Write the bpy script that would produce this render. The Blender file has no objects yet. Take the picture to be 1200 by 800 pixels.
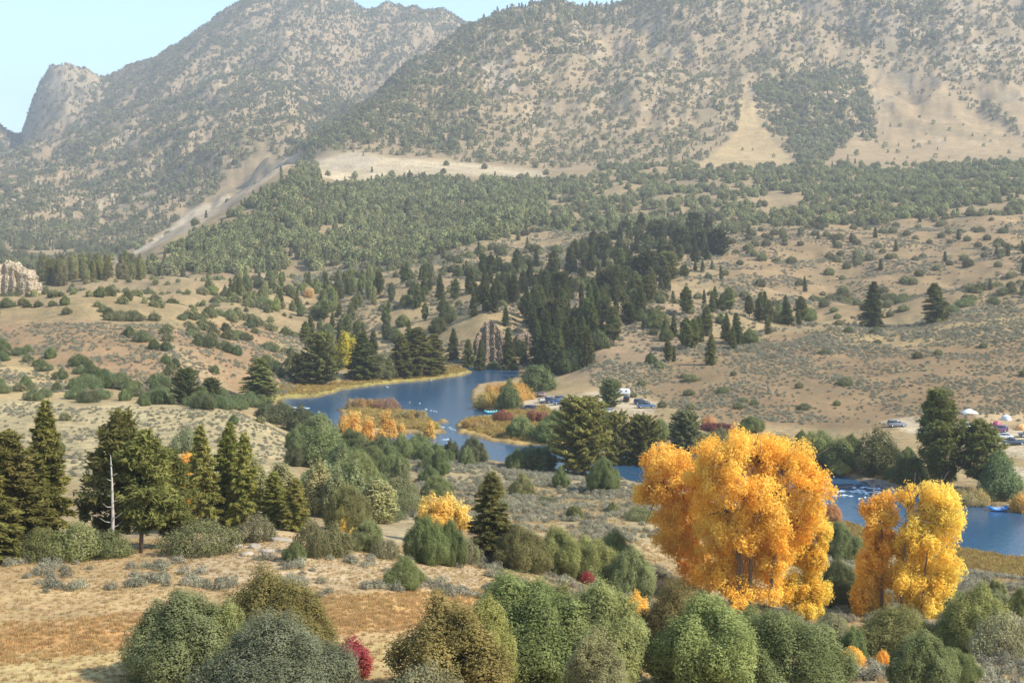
import bpy, bmesh, math, random, time
import numpy as np
from mathutils import Vector, Matrix
T0 = time.time()
random.seed(7)
RNG = np.random.default_rng(11)
SC = bpy.context.scene
COL = SC.collection
F = 1650.0          # focal length in pixels of a 1200 wide frame
HC = 54.0           # camera height above the river
V0 = 270.0          # row of the true horizon
R = math.radians

# ------------------------------------------------------------------ noise
def _hash(ix, iy, seed):
    h = (ix.astype(np.int64) * 374761393 + iy.astype(np.int64) * 668265263 + seed * 1274126177) & 0xffffffff
    h = ((h ^ (h >> 13)) * 1274126177) & 0xffffffff
    return (h ^ (h >> 16)) & 0xffff
def noise(x, y, seed=0):
    x = np.asarray(x, float); y = np.asarray(y, float)
    ix = np.floor(x); iy = np.floor(y); fx = x - ix; fy = y - iy
    def g(ox, oy):
        a = _hash(ix + ox, iy + oy, seed) * (2 * math.pi / 65536.0)
        return np.cos(a) * (fx - ox) + np.sin(a) * (fy - oy)
    u = fx * fx * fx * (fx * (fx * 6 - 15) + 10); v = fy * fy * fy * (fy * (fy * 6 - 15) + 10)
    a = g(0, 0) * (1 - u) + g(1, 0) * u; b = g(0, 1) * (1 - u) + g(1, 1) * u
    return (a * (1 - v) + b * v) * 1.5
def fbm(x, y, seed=0, o=4):
    s = 0.0; a = 1.0; t = 0.0
    for k in range(o):
        s = s + a * noise(x, y, seed + k * 17); t += a
        a *= 0.5; x = x * 2.03 + 11.3; y = y * 2.03 + 5.7
    return s / t
def ridged(x, y, seed=0, o=4):
    s = 0.0; a = 1.0; t = 0.0
    for k in range(o):
        s = s + a * (1 - np.abs(noise(x, y, seed + k * 17)) * 2); t += a
        a *= 0.5; x = x * 2.03 + 3.3; y = y * 2.03 + 9.7
    return s / t
def sstep(a, b, x):
    t = np.clip((x - a) / (b - a), 0, 1); return t * t * (3 - 2 * t)

# ------------------------------------------------------------------ the lie of the land: (u, Y, v or 'z') along each line
def zz(z, Y): return V0 - (z - HC) * F / Y
LAYERS = [
 [(0, 10, zz(50.5, 10))],
 [(0, 40, zz(37, 40))],
 [(0, 80, 800), (450, 82, 800), (600, 86, 800), (750, 92, 800), (900, 97, 800), (1200, 97, 800)],
 [(0, 103, 700), (300, 104, 700), (450, 104, 705), (600, 106, 740), (750, 112, 760), (900, 122, 765), (1050, 122, 765), (1200, 120, 755)],
 [(0, 120, 656), (150, 122, 653), (250, 124, 645), (330, 132, 628), (450, 135, 645), (600, 140, 660), (750, 146, 690), (900, 152, 715), (1050, 152, 715), (1200, 160, 700)],
 [(0, 190, 591), (250, 190, 588), (330, 178, 597), (450, 190, 600), (600, 200, 605), (750, 205, 600), (850, 190, 640), (950, 185, 670), (1050, 192, 680), (1200, 205, 675)],
 [(0, 262, 530), (250, 262, 530), (350, 258, 545), (450, 270, 550), (550, 298, 545), (650, 300, 548), (750, 290, 555), (850, 262, 592), (950, 248, 622), (1050, 240, 640), (1200, 228, 656)],
 [(0, 350, 475), (250, 340, 480), (300, 350, 485), (350, 365, 500), (400, 375, 504), (450, 380, 502), (750, 380, 500), (950, 335, 528), (1050, 345, 517), (1200, 340, 520)],
 [(0, 400, 450), (150, 400, 455), (300, 410, 465), (340, 425, 474), (450, 435, 471), (600, 435, 470), (700, 435, 463), (800, 415, 474), (900, 400, 482), (1050, 388, 487), (1200, 388, 484)],
 [(-200, 500, 380), (0, 500, 395), (100, 500, 385), (200, 500, 390), (300, 500, 420), (350, 500, 440), (450, 520, 436), (560, 545, 430), (640, 510, 437), (700, 495, 427), (780, 480, 433), (850, 470, 432), (950, 455, 440), (1200, 455, 432)],
 [(-200, 580, 345), (0, 580, 355), (100, 580, 352), (200, 600, 360), (320, 620, 382), (400, 640, 397), (500, 640, 392), (570, 610, 372), (640, 600, 383), (700, 600, 373), (780, 590, 375), (850, 560, 396), (950, 575, 390), (1050, 585, 383), (1200, 590, 357), (1400, 590, 345)],
 [(0, 760, 350), (150, 790, 343), (300, 790, 345), (450, 780, 350), (570, 720, 345), (700, 720, 338), (780, 720, 340), (850, 700, 352), (950, 690, 362), (1050, 690, 358), (1200, 690, 340)],
 [(0, 1000, 330), (150, 1050, 322), (300, 1050, 315), (450, 1050, 305), (570, 1000, 290), (700, 980, 285), (850, 950, 290), (1000, 950, 288), (1200, 950, 282)],
 [(0, 1350, 314), (130, 1300, 314), (200, 1250, 285), (250, 1250, 270), (340, 1300, 240), (450, 1350, 250), (600, 1350, 245), (750, 1300, 250), (900, 1250, 250), (1050, 1220, 245), (1200, 1200, 240)],
 [(0, 1600, 306), (100, 1560, 312), (135, 1480, 308), (200, 1500, 276), (250, 1560, 250), (300, 1640, 217), (335, 1720, 192), (400, 1700, 206), (500, 1690, 208), (640, 1700, 208), (750, 1700, 199), (900, 1700, 195), (1050, 1700, 195), (1200, 1700, 190)],
 [(0, 1900, 280), (130, 1900, 290), (200, 1850, 285), (250, 1850, 268), (300, 1900, 240), (340, 1850, 196), (380, 1770, 190), (400, 1780, 191), (500, 1780, 194), (640, 1780, 201), (750, 1790, 193), (900, 1790, 190), (1050, 1790, 190), (1200, 1790, 187)],
 [(0, 2400, 235), (130, 2400, 222), (250, 2400, 180), (340, 2050, 192), (365, 2050, 172), (430, 2150, 130), (520, 2300, 105), (640, 2300, 95), (780, 2300, 90), (900, 2300, 88), (1050, 2300, 95), (1200, 2300, 90)],
 [(0, 3000, 200), (130, 3000, 165), (250, 3000, 120), (330, 2700, 125), (365, 2300, 171), (430, 2350, 130), (520, 2650, 54), (545, 2720, 37), (590, 2750, 22), (640, 2800, 10), (700, 2850, 17), (740, 2880, 12), (780, 2900, -2), (900, 2900, -35), (1200, 2900, -75)],
 [(0, 3500, 185), (130, 3400, 130), (250, 3400, 80), (330, 3300, 85), (430, 3100, 140), (520, 3300, 100), (640, 3400, 70), (900, 3400, 20), (1200, 3400, 0)],
 [(-500, 4300, 190), (-100, 4300, 172), (-40, 4200, 150), (-15, 4200, 157), (0, 4200, 153), (14, 4200, 158), (25, 4200, 163), (34, 4200, 130), (48, 4200, 96), (60, 4200, 80), (72, 4200, 75), (100, 4200, 80), (113, 4200, 88), (121, 4200, 97), (150, 4200, 84), (178, 4200, 76), (200, 4200, 60), (225, 4200, 47), (255, 4200, 25), (290, 4200, 3), (330, 4200, -8), (380, 4200, -6), (410, 4200, 4), (430, 4200, 12), (480, 4200, 12), (520, 4200, 20), (545, 4200, 30), (640, 4300, 60), (1200, 4300, 30)],
 [(0, 5200, 250)],
 [(0, 9000, 285)],
]
U = np.arange(-520, 1722, 2.5)
LY = np.exp(np.linspace(math.log(10), math.log(9000), 860))
NU, NY = len(U), len(LY)
lay_s = []; lay_e = []
for L in LAYERS:
    us = np.array([p[0] for p in L], float)
    s = np.log(np.interp(U, us, [p[1] for p in L]))
    e = V0 - np.interp(U, us, [p[2] for p in L])
    lay_s.append(s); lay_e.append(e)
def smooth1(a, n):
    k = np.hanning(n + 2)[1:-1]; k /= k.sum()
    return np.convolve(np.pad(a, n // 2, mode='edge'), k, 'valid')
for i in range(len(lay_s)):
    n = 5 if i >= 17 else 21
    lay_s[i] = smooth1(lay_s[i], n)[:NU]; lay_e[i] = smooth1(lay_e[i], n)[:NU]
S = np.array(lay_s); E = np.array(lay_e)
K = len(LAYERS)
# Fritsch-Carlson slopes per column
h = np.diff(S, axis=0); d = np.diff(E, axis=0) / h
m = np.zeros_like(E)
w1 = 2 * h[1:] + h[:-1]; w2 = h[1:] + 2 * h[:-1]
same = d[1:] * d[:-1] > 0
with np.errstate(divide='ignore', invalid='ignore'):
    hm = (w1 + w2) / (w1 / d[:-1] + w2 / d[1:])
m[1:-1] = np.where(same, hm, 0); m[0] = d[0]; m[-1] = d[-1]
lnY = np.log(LY)
G = np.zeros((NY, NU))
for j in range(NU):
    k = np.clip(np.searchsorted(S[:, j], lnY, side='right') - 1, 0, K - 2)
    hh = h[k, j]; t = (lnY - S[k, j]) / hh
    t2 = t * t; t3 = t2 * t
    G[:, j] = (2 * t3 - 3 * t2 + 1) * E[k, j] + (t3 - 2 * t2 + t) * hh * m[k, j] + (-2 * t3 + 3 * t2) * E[k + 1, j] + (t3 - t2) * hh * m[k + 1, j]
YY = np.repeat(LY[:, None], NU, 1)
UU = np.repeat(U[None, :], NY, 0)
XX = (UU - 600) / F * YY
ZZ = HC + G / F * YY
# relief
near = 1 - sstep(130, 200, YY)
ZZ += near * fbm(XX / 9, YY / 9, 3, 3) * 0.35 * sstep(20, 70, YY)
ZZ += sstep(140, 260, YY) * (1 - sstep(900, 1300, YY)) * fbm(XX / 32, YY / 32, 5, 4) * 1.3
hill = sstep(480, 640, YY) * (1 - sstep(1700, 1780, YY))
ZZ += hill * (fbm(XX / 120, YY / 120, 9, 4) * 10 + fbm(XX / 45, YY / 60, 29, 4) * 4.5)
leftm = 1 - sstep(330, 420, UU + (YY - 2000) * -0.04)
mt = np.maximum(sstep(1830, 2150, YY), leftm * sstep(1950, 2500, YY)) * (1 - sstep(5000, 6000, YY))
rg = ridged(XX / 280 + fbm(XX / 200, YY / 200, 77) * 0.5, YY / 700, 21, 5)
crest = sstep(1900, 2500, YY)
ZZ += mt * ((rg - 0.45) * (24 + 26 * crest) + fbm(XX / 85, YY / 85, 31, 4) * 9 + (ridged(XX / 95, YY / 240, 23, 4) - .45) * 11)
pkw = np.exp(-((UU - 75) / 62) ** 2) * sstep(3600, 4000, YY) * (1 - sstep(4500, 4900, YY))
ZZ -= 0.85 * pkw * mt * ((rg - 0.45) * 60)
crag = ridged(XX / 60, YY / 60, 41, 4)
pk = np.exp(-((UU - 80) / 48) ** 2) * sstep(3300, 3900, YY) * (1 - sstep(4600, 5000, YY)) + np.exp(-((UU + 5) / 28) ** 2) * sstep(3300, 3900, YY) * (1 - sstep(4600, 5000, YY))
topr = mt * sstep(0.15, 0.5, fbm(XX / 260, YY / 260, 51, 3)) * sstep(2300, 2700, YY)
ZZ += np.clip(pk + topr * 0.8, 0, 1) * (crag - 0.5) * 26

# ------------------------------------------------------------------ river
def on_plane(u, v, z=0.0):
    Y = (HC - z) * F / (v - V0); return ((u - 600) / F * Y, Y)
RIVER_PX = [(332, 469), (344, 479), (372, 497), (410, 518), (470, 530), (520, 535), (560, 539), (600, 542), (650, 550), (740, 564), (850, 588), (950, 604), (985, 612), (1060, 634), (1130, 645), (1200, 656), (1300, 676), (1500, 720), (1740, 780),
            (1740, 670), (1500, 636), (1300, 612), (1230, 603), (1200, 601), (1150, 591), (1110, 587), (1060, 576), (1000, 561), (960, 551), (930, 546), (850, 534), (760, 528), (700, 524), (640, 522), (600, 521), (570, 516), (537, 507), (533, 499), (540, 492), (583, 489), (584, 482), (570, 482), (553, 477), (551, 460), (560, 450), (598, 446), (610, 437), (604, 431), (575, 428), (549, 427), (542, 431), (553, 436), (545, 440), (505, 445.5), (445, 451), (402, 457), (392, 460.5), (370, 466), (335, 467)]
ISLE_PX = [[(398, 480), (410, 474), (447, 472), (462, 479), (492, 488), (515, 497), (521, 507), (500, 511), (470, 507), (440, 506), (412, 503), (398, 494)],
           [(511, 493), (517, 490), (526, 491), (527, 495), (518, 496.5)]]
def sdist(px, py, poly):
    P = np.array(poly, float); n = len(P)
    d2 = np.full(px.shape, 1e18); inside = np.zeros(px.shape, bool)
    for i in range(n):
        ax, ay = P[i]; bx, by = P[(i + 1) % n]
        ex, ey = bx - ax, by - ay
        t = np.clip(((px - ax) * ex + (py - ay) * ey) / (ex * ex + ey * ey + 1e-12), 0, 1)
        d2 = np.minimum(d2, (px - ax - t * ex) ** 2 + (py - ay - t * ey) ** 2)
        if ay != by:
            c = ((ay > py) != (by > py)) & (px < (bx - ax) * (py - ay) / (by - ay) + ax)
            inside ^= c
    return np.where(inside, -1, 1) * np.sqrt(d2)
RIV = [on_plane(*p) for p in RIVER_PX]
ISL = [[on_plane(*p) for p in q] for q in ISLE_PX]
sel = (YY > 150) & (YY < 700)
rows = np.where(sel.any(1))[0]; r0, r1 = rows[0], rows[-1] + 1
RD = np.full(ZZ.shape, 500.0)
sx, sy = XX[r0:r1], YY[r0:r1]
rd = sdist(sx, sy, RIV)
for q in ISL:
    rd = np.maximum(rd, -sdist(sx, sy, q))
wob = fbm(sx / 7, sy / 7, 61, 3) * 1.6
RD[r0:r1] = rd + wob
bank = 0.45 + np.clip(RD, 0, 60) * 0.03
k = sstep(4, 34, RD)
Zr = bank * (1 - k) + np.maximum(ZZ, 0.6) * k
ZZ = np.where(RD < 500, np.where(RD > 0, np.minimum(Zr, 0.15 + RD * 0.55 + 0 * Zr) * (RD < 3) + Zr * (RD >= 3), np.maximum(-0.2 + RD * 0.25, -2.5)), ZZ)

VV = V0 - (ZZ - HC) * F / YY
VMIN = np.minimum.accumulate(VV, axis=0)      # what is hidden behind nearer ground

def ground_z(x, y):
    """height of the terrain at world x, y"""
    u = 600 + F * x / y
    fu = np.clip((u - U[0]) / 2.5, 0, NU - 1.001); fy = np.clip((math.log(y) - lnY[0]) / (lnY[1] - lnY[0]), 0, NY - 1.001)
    i, j = int(fy), int(fu); a, b = fy - i, fu - j
    return float((ZZ[i, j] * (1 - b) + ZZ[i, j + 1] * b) * (1 - a) + (ZZ[i + 1, j] * (1 - b) + ZZ[i + 1, j + 1] * b) * a)
def hit(u, v, ymin=0.0):
    """first point of the terrain met by the sight line through (u, v)"""
    j = int(np.clip(round((u - U[0]) / 2.5), 0, NU - 1))
    col = VV[:, j]
    ok = np.where((col <= v) & (LY >= ymin))[0]
    i = ok[0] if len(ok) else NY - 1
    Y = LY[i]
    if i > 0 and col[i - 1] > v >= col[i]:
        t = (col[i - 1] - v) / (col[i - 1] - col[i]); Y = LY[i - 1] + t * (LY[i] - LY[i - 1])
    x = (u - 600) / F * Y
    return x, Y, ground_z(x, Y)

# ------------------------------------------------------------------ mesh helpers
def mesh_np(name, verts, faces, mats=(), mat_idx=None, attr=None, smooth=False):
    """faces: (n,k) int array, or list of such arrays"""
    me = bpy.data.meshes.new(name)
    fl = faces if isinstance(faces, list) else [faces]
    fl = [np.asarray(f, np.int32) for f in fl if len(f)]
    verts = np.asarray(verts, np.float32)
    nl = sum(f.size for f in fl); nf = sum(len(f) for f in fl)
    me.vertices.add(len(verts)); me.vertices.foreach_set('co', verts.ravel())
    me.loops.add(nl); me.loops.foreach_set('vertex_index', np.concatenate([f.ravel() for f in fl]))
    me.polygons.add(nf)
    tot = np.concatenate([np.full(len(f), f.shape[1], np.int32) for f in fl])
    me.polygons.foreach_set('loop_start', np.concatenate([[0], np.cumsum(tot)[:-1]]).astype(np.int32))
    for mt_ in mats: me.materials.append(mt_)
    if mat_idx is not None: me.polygons.foreach_set('material_index', np.asarray(mat_idx, np.int32))
    if smooth: me.polygons.foreach_set('use_smooth', np.ones(nf, bool))
    me.update(calc_edges=True)
    if attr:
        for nm, (dom, typ, data) in attr.items():
            a = me.attributes.new(nm, typ, dom)
            key = 'color' if 'COLOR' in typ else ('vector' if 'VECTOR' in typ else 'value')
            a.data.foreach_set(key, np.asarray(data, np.float32).ravel())
    return me
def link(name, me, parent=None, loc=(0, 0, 0), rz=0.0, sc=(1, 1, 1)):
    o = bpy.data.objects.new(name, me); COL.objects.link(o)
    o.location = loc; o.rotation_euler = (0, 0, rz); o.scale = sc
    if parent: o.parent = parent
    return o
def tag(o, label=None, cat=None, group=None, kind=None):
    if label: o['label'] = label
    if cat: o['category'] = cat
    if group: o['group'] = group
    if kind: o['kind'] = kind
    return o
class MB:
    """collects tubes, boxes and loose faces into one mesh"""
    def __init__(s): s.v = []; s.q = []; s.t = []; s.n = 0
    def add(s, v, q=None, t=None):
        v = np.asarray(v, float)
        if q is not None and len(q): s.q.append(np.asarray(q, int) + s.n)
        if t is not None and len(t): s.t.append(np.asarray(t, int) + s.n)
        s.v.append(v); s.n += len(v)
    def tube(s, pts, rad, n=6):
        pts = [np.asarray(p, float) for p in pts]; V = []
        for i, p in enumerate(pts):
            a = pts[min(i + 1, len(pts) - 1)] - pts[max(i - 1, 0)]
            a = a / (np.linalg.norm(a) + 1e-9)
            b = np.cross(a, (0, 0, 1)) if abs(a[2]) < .9 else np.cross(a, (1, 0, 0))
            b /= np.linalg.norm(b); c = np.cross(a, b)
            for k_ in range(n):
                t_ = 2 * math.pi * k_ / n
                V.append(p + rad[i] * (b * math.cos(t_) + c * math.sin(t_)))
        q = [(i * n + k_, i * n + (k_ + 1) % n, (i + 1) * n + (k_ + 1) % n, (i + 1) * n + k_) for i in range(len(pts) - 1) for k_ in range(n)]
        m_ = len(V); V.append(pts[-1]); V.append(pts[0])
        t = [((len(pts) - 1) * n + k_, (len(pts) - 1) * n + (k_ + 1) % n, m_) for k_ in range(n)] + [((k_ + 1) % n, k_, m_ + 1) for k_ in range(n)]
        s.add(V, q, t)
    def box(s, c, d, taper=1.0):
        x, y, z = d[0] / 2, d[1] / 2, d[2] / 2
        V = [(c[0] + a * x * (taper if e > 0 else 1), c[1] + b * y * (taper if e > 0 else 1), c[2] + e * z) for e in (-1, 1) for a, b in ((-1, -1), (1, -1), (1, 1), (-1, 1))]
        s.add(V, [(0, 3, 2, 1), (4, 5, 6, 7), (0, 1, 5, 4), (1, 2, 6, 5), (2, 3, 7, 6), (3, 0, 4, 7)])
    def prism(s, prof, y0, y1, inset=None):
        """side profile [(x,z)] extruded from y0 to y1"""
        n = len(prof)
        V = [(p[0], y0, p[1]) for p in prof] + [(p[0], y1, p[1]) for p in prof]
        q = [(i, (i + 1) % n, n + (i + 1) % n, n + i) for i in range(n)]
        c = np.mean(np.array(prof), 0)
        V += [(c[0], y0, c[1]), (c[0], y1, c[1])]
        t = [((i + 1) % n, i, 2 * n) for i in range(n)] + [(n + i, n + (i + 1) % n, 2 * n + 1) for i in range(n)]
        s.add(V, q, t)
    def me(s, name, mats=(), smooth=False, **kw):
        fl = []
        if s.q: fl.append(np.concatenate(s.q))
        if s.t: fl.append(np.concatenate(s.t))
        return mesh_np(name, np.concatenate(s.v), fl, mats, smooth=smooth, **kw)

# ------------------------------------------------------------------ materials
def mat(name):
    m_ = bpy.data.materials.new(name); m_.use_nodes = True
    nt = m_.node_tree; nt.nodes.clear()
    out = nt.nodes.new('ShaderNodeOutputMaterial')
    return m_, nt, out
def N(nt, typ, **kw):
    n = nt.nodes.new(typ)
    for k_, v_ in kw.items():
        if k_.startswith('i_'):
            key = k_[2:].replace('_', ' ')
            n.inputs[int(key) if key.isdigit() else key].default_value = v_
        else: setattr(n, k_, v_)
    return n
def mixc(nt, blend, fac, a, b):
    n = nt.nodes.new('ShaderNodeMix'); n.data_type = 'RGBA'; n.blend_type = blend
    for sock, val in ((0, fac), (6, a), (7, b)):
        if hasattr(val, 'is_linked') or isinstance(val, bpy.types.NodeSocket): nt.links.new(val, n.inputs[sock])
        else: n.inputs[sock].default_value = val if sock == 0 else (*val, 1)
    return n.outputs[2]
def plain(name, col, rough=0.6, metal=0.0, spec=0.5, var=0.0, scale=3.0, coat=0.0):
    m_, nt, out = mat(name)
    b = N(nt, 'ShaderNodeBsdfPrincipled', i_Roughness=rough, i_Metallic=metal)
    b.inputs['Specular IOR Level'].default_value = spec
    if coat: b.inputs['Coat Weight'].default_value = coat
    tc = N(nt, 'ShaderNodeTexCoord'); nz = N(nt, 'ShaderNodeTexNoise', i_Scale=scale, i_Detail=5.0)
    nt.links.new(tc.outputs['Object'], nz.inputs['Vector'])
    mr = N(nt, 'ShaderNodeMapRange'); mr.inputs[1].default_value = .3; mr.inputs[2].default_value = .7
    mr.inputs[3].default_value = 1 - var; mr.inputs[4].default_value = 1 + var
    nt.links.new(nz.outputs[0], mr.inputs[0])
    c = mixc(nt, 'MULTIPLY', 1.0, col, (1, 1, 1))
    nt.links.new(mr.outputs[0], c.node.inputs[7])
    nt.links.new(c, b.inputs['Base Color']); nt.links.new(b.outputs[0], out.inputs[0])
    return m_
def leafy(name, col, col2, rough=0.6, trans=0.25, objcol=False, rnd=0.25, big=0.35, tex=0.35):
    """foliage: per-leaf value, a soft clump pattern, a per-plant shift"""
    m_, nt, out = mat(name)
    at = N(nt, 'ShaderNodeAttribute', attribute_name='leaf')
    tc = N(nt, 'ShaderNodeTexCoord'); nz = N(nt, 'ShaderNodeTexNoise', i_Scale=tex, i_Detail=3.0)
    nt.links.new(tc.outputs['Object'], nz.inputs['Vector'])
    a1 = N(nt, 'ShaderNodeMath', operation='MULTIPLY_ADD'); a1.inputs[1].default_value = 0.42
    a0 = N(nt, 'ShaderNodeMapRange'); a0.inputs[1].default_value = .38; a0.inputs[2].default_value = .62; a0.inputs[3].default_value = -0.1; a0.inputs[4].default_value = 0.55
    nt.links.new(nz.outputs[0], a0.inputs[0]); nt.links.new(at.outputs['Fac'], a1.inputs[0]); nt.links.new(a0.outputs[0], a1.inputs[2])
    c = mixc(nt, 'MIX', a1.outputs[0], col, col2)
    oi = N(nt, 'ShaderNodeObjectInfo')
    if objcol: c = mixc(nt, 'MULTIPLY', 1.0, c, oi.outputs['Color'])
    hs = N(nt, 'ShaderNodeHueSaturation')
    r1 = N(nt, 'ShaderNodeMapRange'); r1.inputs[3].default_value = 0.5 - 0.008 * rnd * 4; r1.inputs[4].default_value = 0.5 + 0.018 * rnd * 4
    r2 = N(nt, 'ShaderNodeMapRange'); r2.inputs[3].default_value = 1 - rnd; r2.inputs[4].default_value = 1 + rnd
    w = N(nt, 'ShaderNodeMath', operation='MULTIPLY'); w.inputs[1].default_value = 7.31
    fr = N(nt, 'ShaderNodeMath', operation='FRACT')
    nt.links.new(oi.outputs['Random'], r1.inputs[0]); nt.links.new(oi.outputs['Random'], w.inputs[0]); nt.links.new(w.outputs[0], fr.inputs[0]); nt.links.new(fr.outputs[0], r2.inputs[0])
    nt.links.new(r1.outputs[0], hs.inputs['Hue']); nt.links.new(r2.outputs[0], hs.inputs['Value']); nt.links.new(c, hs.inputs['Color'])
    b = N(nt, 'ShaderNodeBsdfDiffuse'); t = N(nt, 'ShaderNodeBsdfTranslucent'); mx = N(nt, 'ShaderNodeMixShader', i_0=trans)
    nt.links.new(hs.outputs[0], b.inputs[0]); nt.links.new(hs.outputs[0], t.inputs[0])
    nt.links.new(b.outputs[0], mx.inputs[1]); nt.links.new(t.outputs[0], mx.inputs[2]); nt.links.new(mx.outputs[0], out.inputs[0])
    return m_

M_BARK = plain('bark', (0.16, 0.115, 0.08), 0.9, var=.35, scale=2)
M_PALEBARK = plain('pale_bark', (0.26, 0.22, 0.17), 0.9, var=.35, scale=2)
M_DEAD = plain('dead_wood', (0.42, 0.37, 0.32), 0.9, var=.2, scale=3)
M_PINE = leafy('pine_needles', (0.155, 0.155, 0.058), (0.34, 0.31, 0.13), trans=.42, objcol=True)
M_JUN = leafy('juniper_foliage', (0.165, 0.168, 0.078), (0.35, 0.335, 0.165), trans=.42, objcol=True, tex=.8)
M_GOLD = leafy('autumn_leaves', (0.96, 0.55, 0.09), (0.99, 0.76, 0.21), trans=.5, objcol=True, rnd=.06, tex=.22)
M_BUSH = leafy('shrub_leaves', (0.15, 0.155, 0.075), (0.29, 0.28, 0.155), trans=.3, objcol=True, tex=1.1)
M_SAGE = leafy('sagebrush_leaves', (0.25, 0.23, 0.155), (0.42, 0.38, 0.27), trans=.25, rnd=.25, tex=2)
M_FARTREE = leafy('far_foliage', (0.170, 0.170, 0.080), (0.375, 0.345, 0.165), trans=.38, rnd=.3)
M_FARGREEN = leafy('far_green_foliage', (0.21, 0.22, 0.085), (0.42, 0.39, 0.18), trans=.2, rnd=.3)
M_TUFT = leafy('dry_grass', (0.44, 0.30, 0.145), (0.58, 0.43, 0.24), trans=.3, rnd=.25, tex=3)
M_RUSSET = leafy('russet_grass', (0.42, 0.25, 0.10), (0.58, 0.39, 0.19), trans=.3, rnd=.2, tex=3)
M_REED = leafy('bank_grass', (0.34, 0.22, 0.07), (0.52, 0.38, 0.14), trans=.3, rnd=.3, tex=3)

# ground ----------------------------------------------------------
def paint_ground():
    c = np.zeros(ZZ.shape + (3,)); c[:] = (0.36, 0.27, 0.155)
    def put(mask, col): 
        nonlocal c
        c = c * (1 - mask[..., None]) + np.array(col) * mask[..., None]
    wu = fbm(XX / (0.03 * YY), YY / (0.03 * YY) + lnY[:, None] * 20, 5, 4) * 9; wv = fbm(XX / (0.03 * YY) + 31, lnY[:, None] * 33 + 0 * XX, 6, 4) * 6
    def reg(poly, col, feather=6, ylo=0, yhi=1e9, amt=1.0, warp=1.0):
        P = np.array(poly, float)
        sl = (UU > P[:, 0].min() - 30) & (UU < P[:, 0].max() + 30) & (VV > P[:, 1].min() - 25) & (VV < P[:, 1].max() + 25) & (YY >= ylo) & (YY <= yhi)
        mk = np.zeros(ZZ.shape)
        if sl.any():
            d_ = sdist(UU[sl] + wu[sl] * warp, VV[sl] + wv[sl] * warp, poly)
            mk[sl] = sstep(feather, -feather, d_) * amt if False else (1 - sstep(-feather, feather, d_)) * amt
        put(mk, col)
    # broad zones by distance
    put(sstep(600, 900, YY), (0.335, 0.25, 0.15))
    put(sstep(1700, 1800, YY), (0.35, 0.265, 0.17))
    # meadow
    reg([(-60, 820), (-60, 655), (250, 642), (330, 625), (470, 640), (560, 660), (700, 700), (720, 830)], (0.44, 0.31, 0.165), 6, yhi=145)
    reg([(-60, 830), (-60, 740), (60, 733), (200, 724), (450, 708), (560, 702), (560, 732), (200, 752), (60, 775), (-40, 790)], (0.47, 0.27, 0.115), 12, yhi=140, warp=1.5)
    reg([(380, 700), (560, 690), (580, 716), (400, 722)], (0.52, 0.33, 0.14), 6, yhi=140, warp=.5)
    reg([(-60, 830), (-60, 768), (200, 758), (560, 745), (800, 770), (980, 790), (980, 830)], (0.46, 0.35, 0.17), 9, yhi=140, warp=.7)
    reg([(150, 650), (300, 628), (400, 640), (560, 655), (560, 690), (300, 690)], (0.44, 0.335, 0.215), 8, yhi=145)
    # terrace and flats
    reg([(-60, 465), (0, 466), (250, 478), (330, 500), (350, 545), (300, 570), (-60, 560)], (0.45, 0.37, 0.225), 6, 180, 380)
    reg([(-60, 412), (0, 415), (60, 432), (110, 462), (-60, 468)], (0.46, 0.345, 0.19), 5, 330, 520)
    reg([(-60, 375), (80, 375), (190, 385), (320, 378), (330, 445), (280, 465), (120, 455), (60, 425), (-60, 405)], (0.34, 0.225, 0.135), 6, 380, 620)
    reg([(185, 398), (230, 420), (270, 455), (240, 455), (200, 425)], (0.42, 0.305, 0.19), 5, 380, 620)
    reg([(430, 540), (760, 540), (780, 640), (450, 650)], (0.38, 0.305, 0.19), 8, 140, 330)
    # river banks
    reg([(320, 470), (335, 452), (400, 452), (470, 440), (548, 428), (556, 436), (480, 450), (400, 464), (360, 470)], (0.37, 0.31, 0.10), 3, 400, 580, warp=.3)
    reg([(395, 470), (450, 468), (530, 495), (524, 512), (400, 508)], (0.42, 0.29, 0.13), 3, 330, 480, warp=.3)
    reg([(533, 488), (600, 480), (640, 500), (700, 515), (700, 526), (600, 524), (535, 508)], (0.45, 0.31, 0.12), 3, 330, 440, warp=.3)
    reg([(985, 612), (1060, 634), (1200, 656), (1300, 676), (1300, 690), (1190, 672), (1060, 645), (985, 622)], (0.45, 0.29, 0.12), 4, 190, 300, warp=.5)
    # brown sage hill on the far bank
    reg([(740, 440), (850, 400), (950, 388), (1080, 385), (1260, 350), (1260, 500), (1000, 505), (850, 495), (770, 470)], (0.27, 0.185, 0.11), 6, 360, 640)
    reg([(950, 388), (1080, 385), (1260, 350), (1260, 385), (1120, 405), (1000, 405)], (0.38, 0.28, 0.15), 7, 400, 640)
    reg([(850, 290), (900, 265), (1200, 250), (1260, 250), (1260, 345), (1000, 375), (850, 360)], (0.31, 0.22, 0.13), 8, 600, 1250)
    reg([(640, 345), (720, 330), (830, 345), (840, 400), (740, 440), (660, 445), (700, 400)], (0.345, 0.25, 0.165), 7, 440, 900)
    # campground and parking gravel
    reg([(612, 466), (640, 462), (662, 466), (700, 458), (722, 459), (770, 472), (765, 486), (700, 489), (650, 489), (615, 480)], (0.52, 0.43, 0.33), 1.5, 370, 460, warp=.1)
    reg([(1030, 494), (1070, 488), (1210, 505), (1260, 515), (1260, 545), (1150, 530), (1090, 515)], (0.50, 0.42, 0.32), 2, 320, 420, warp=.2)
    reg([(1140, 482), (1260, 482), (1260, 502), (1150, 497)], (0.50, 0.37, 0.23), 2, 340, 420, warp=.2)
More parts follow.
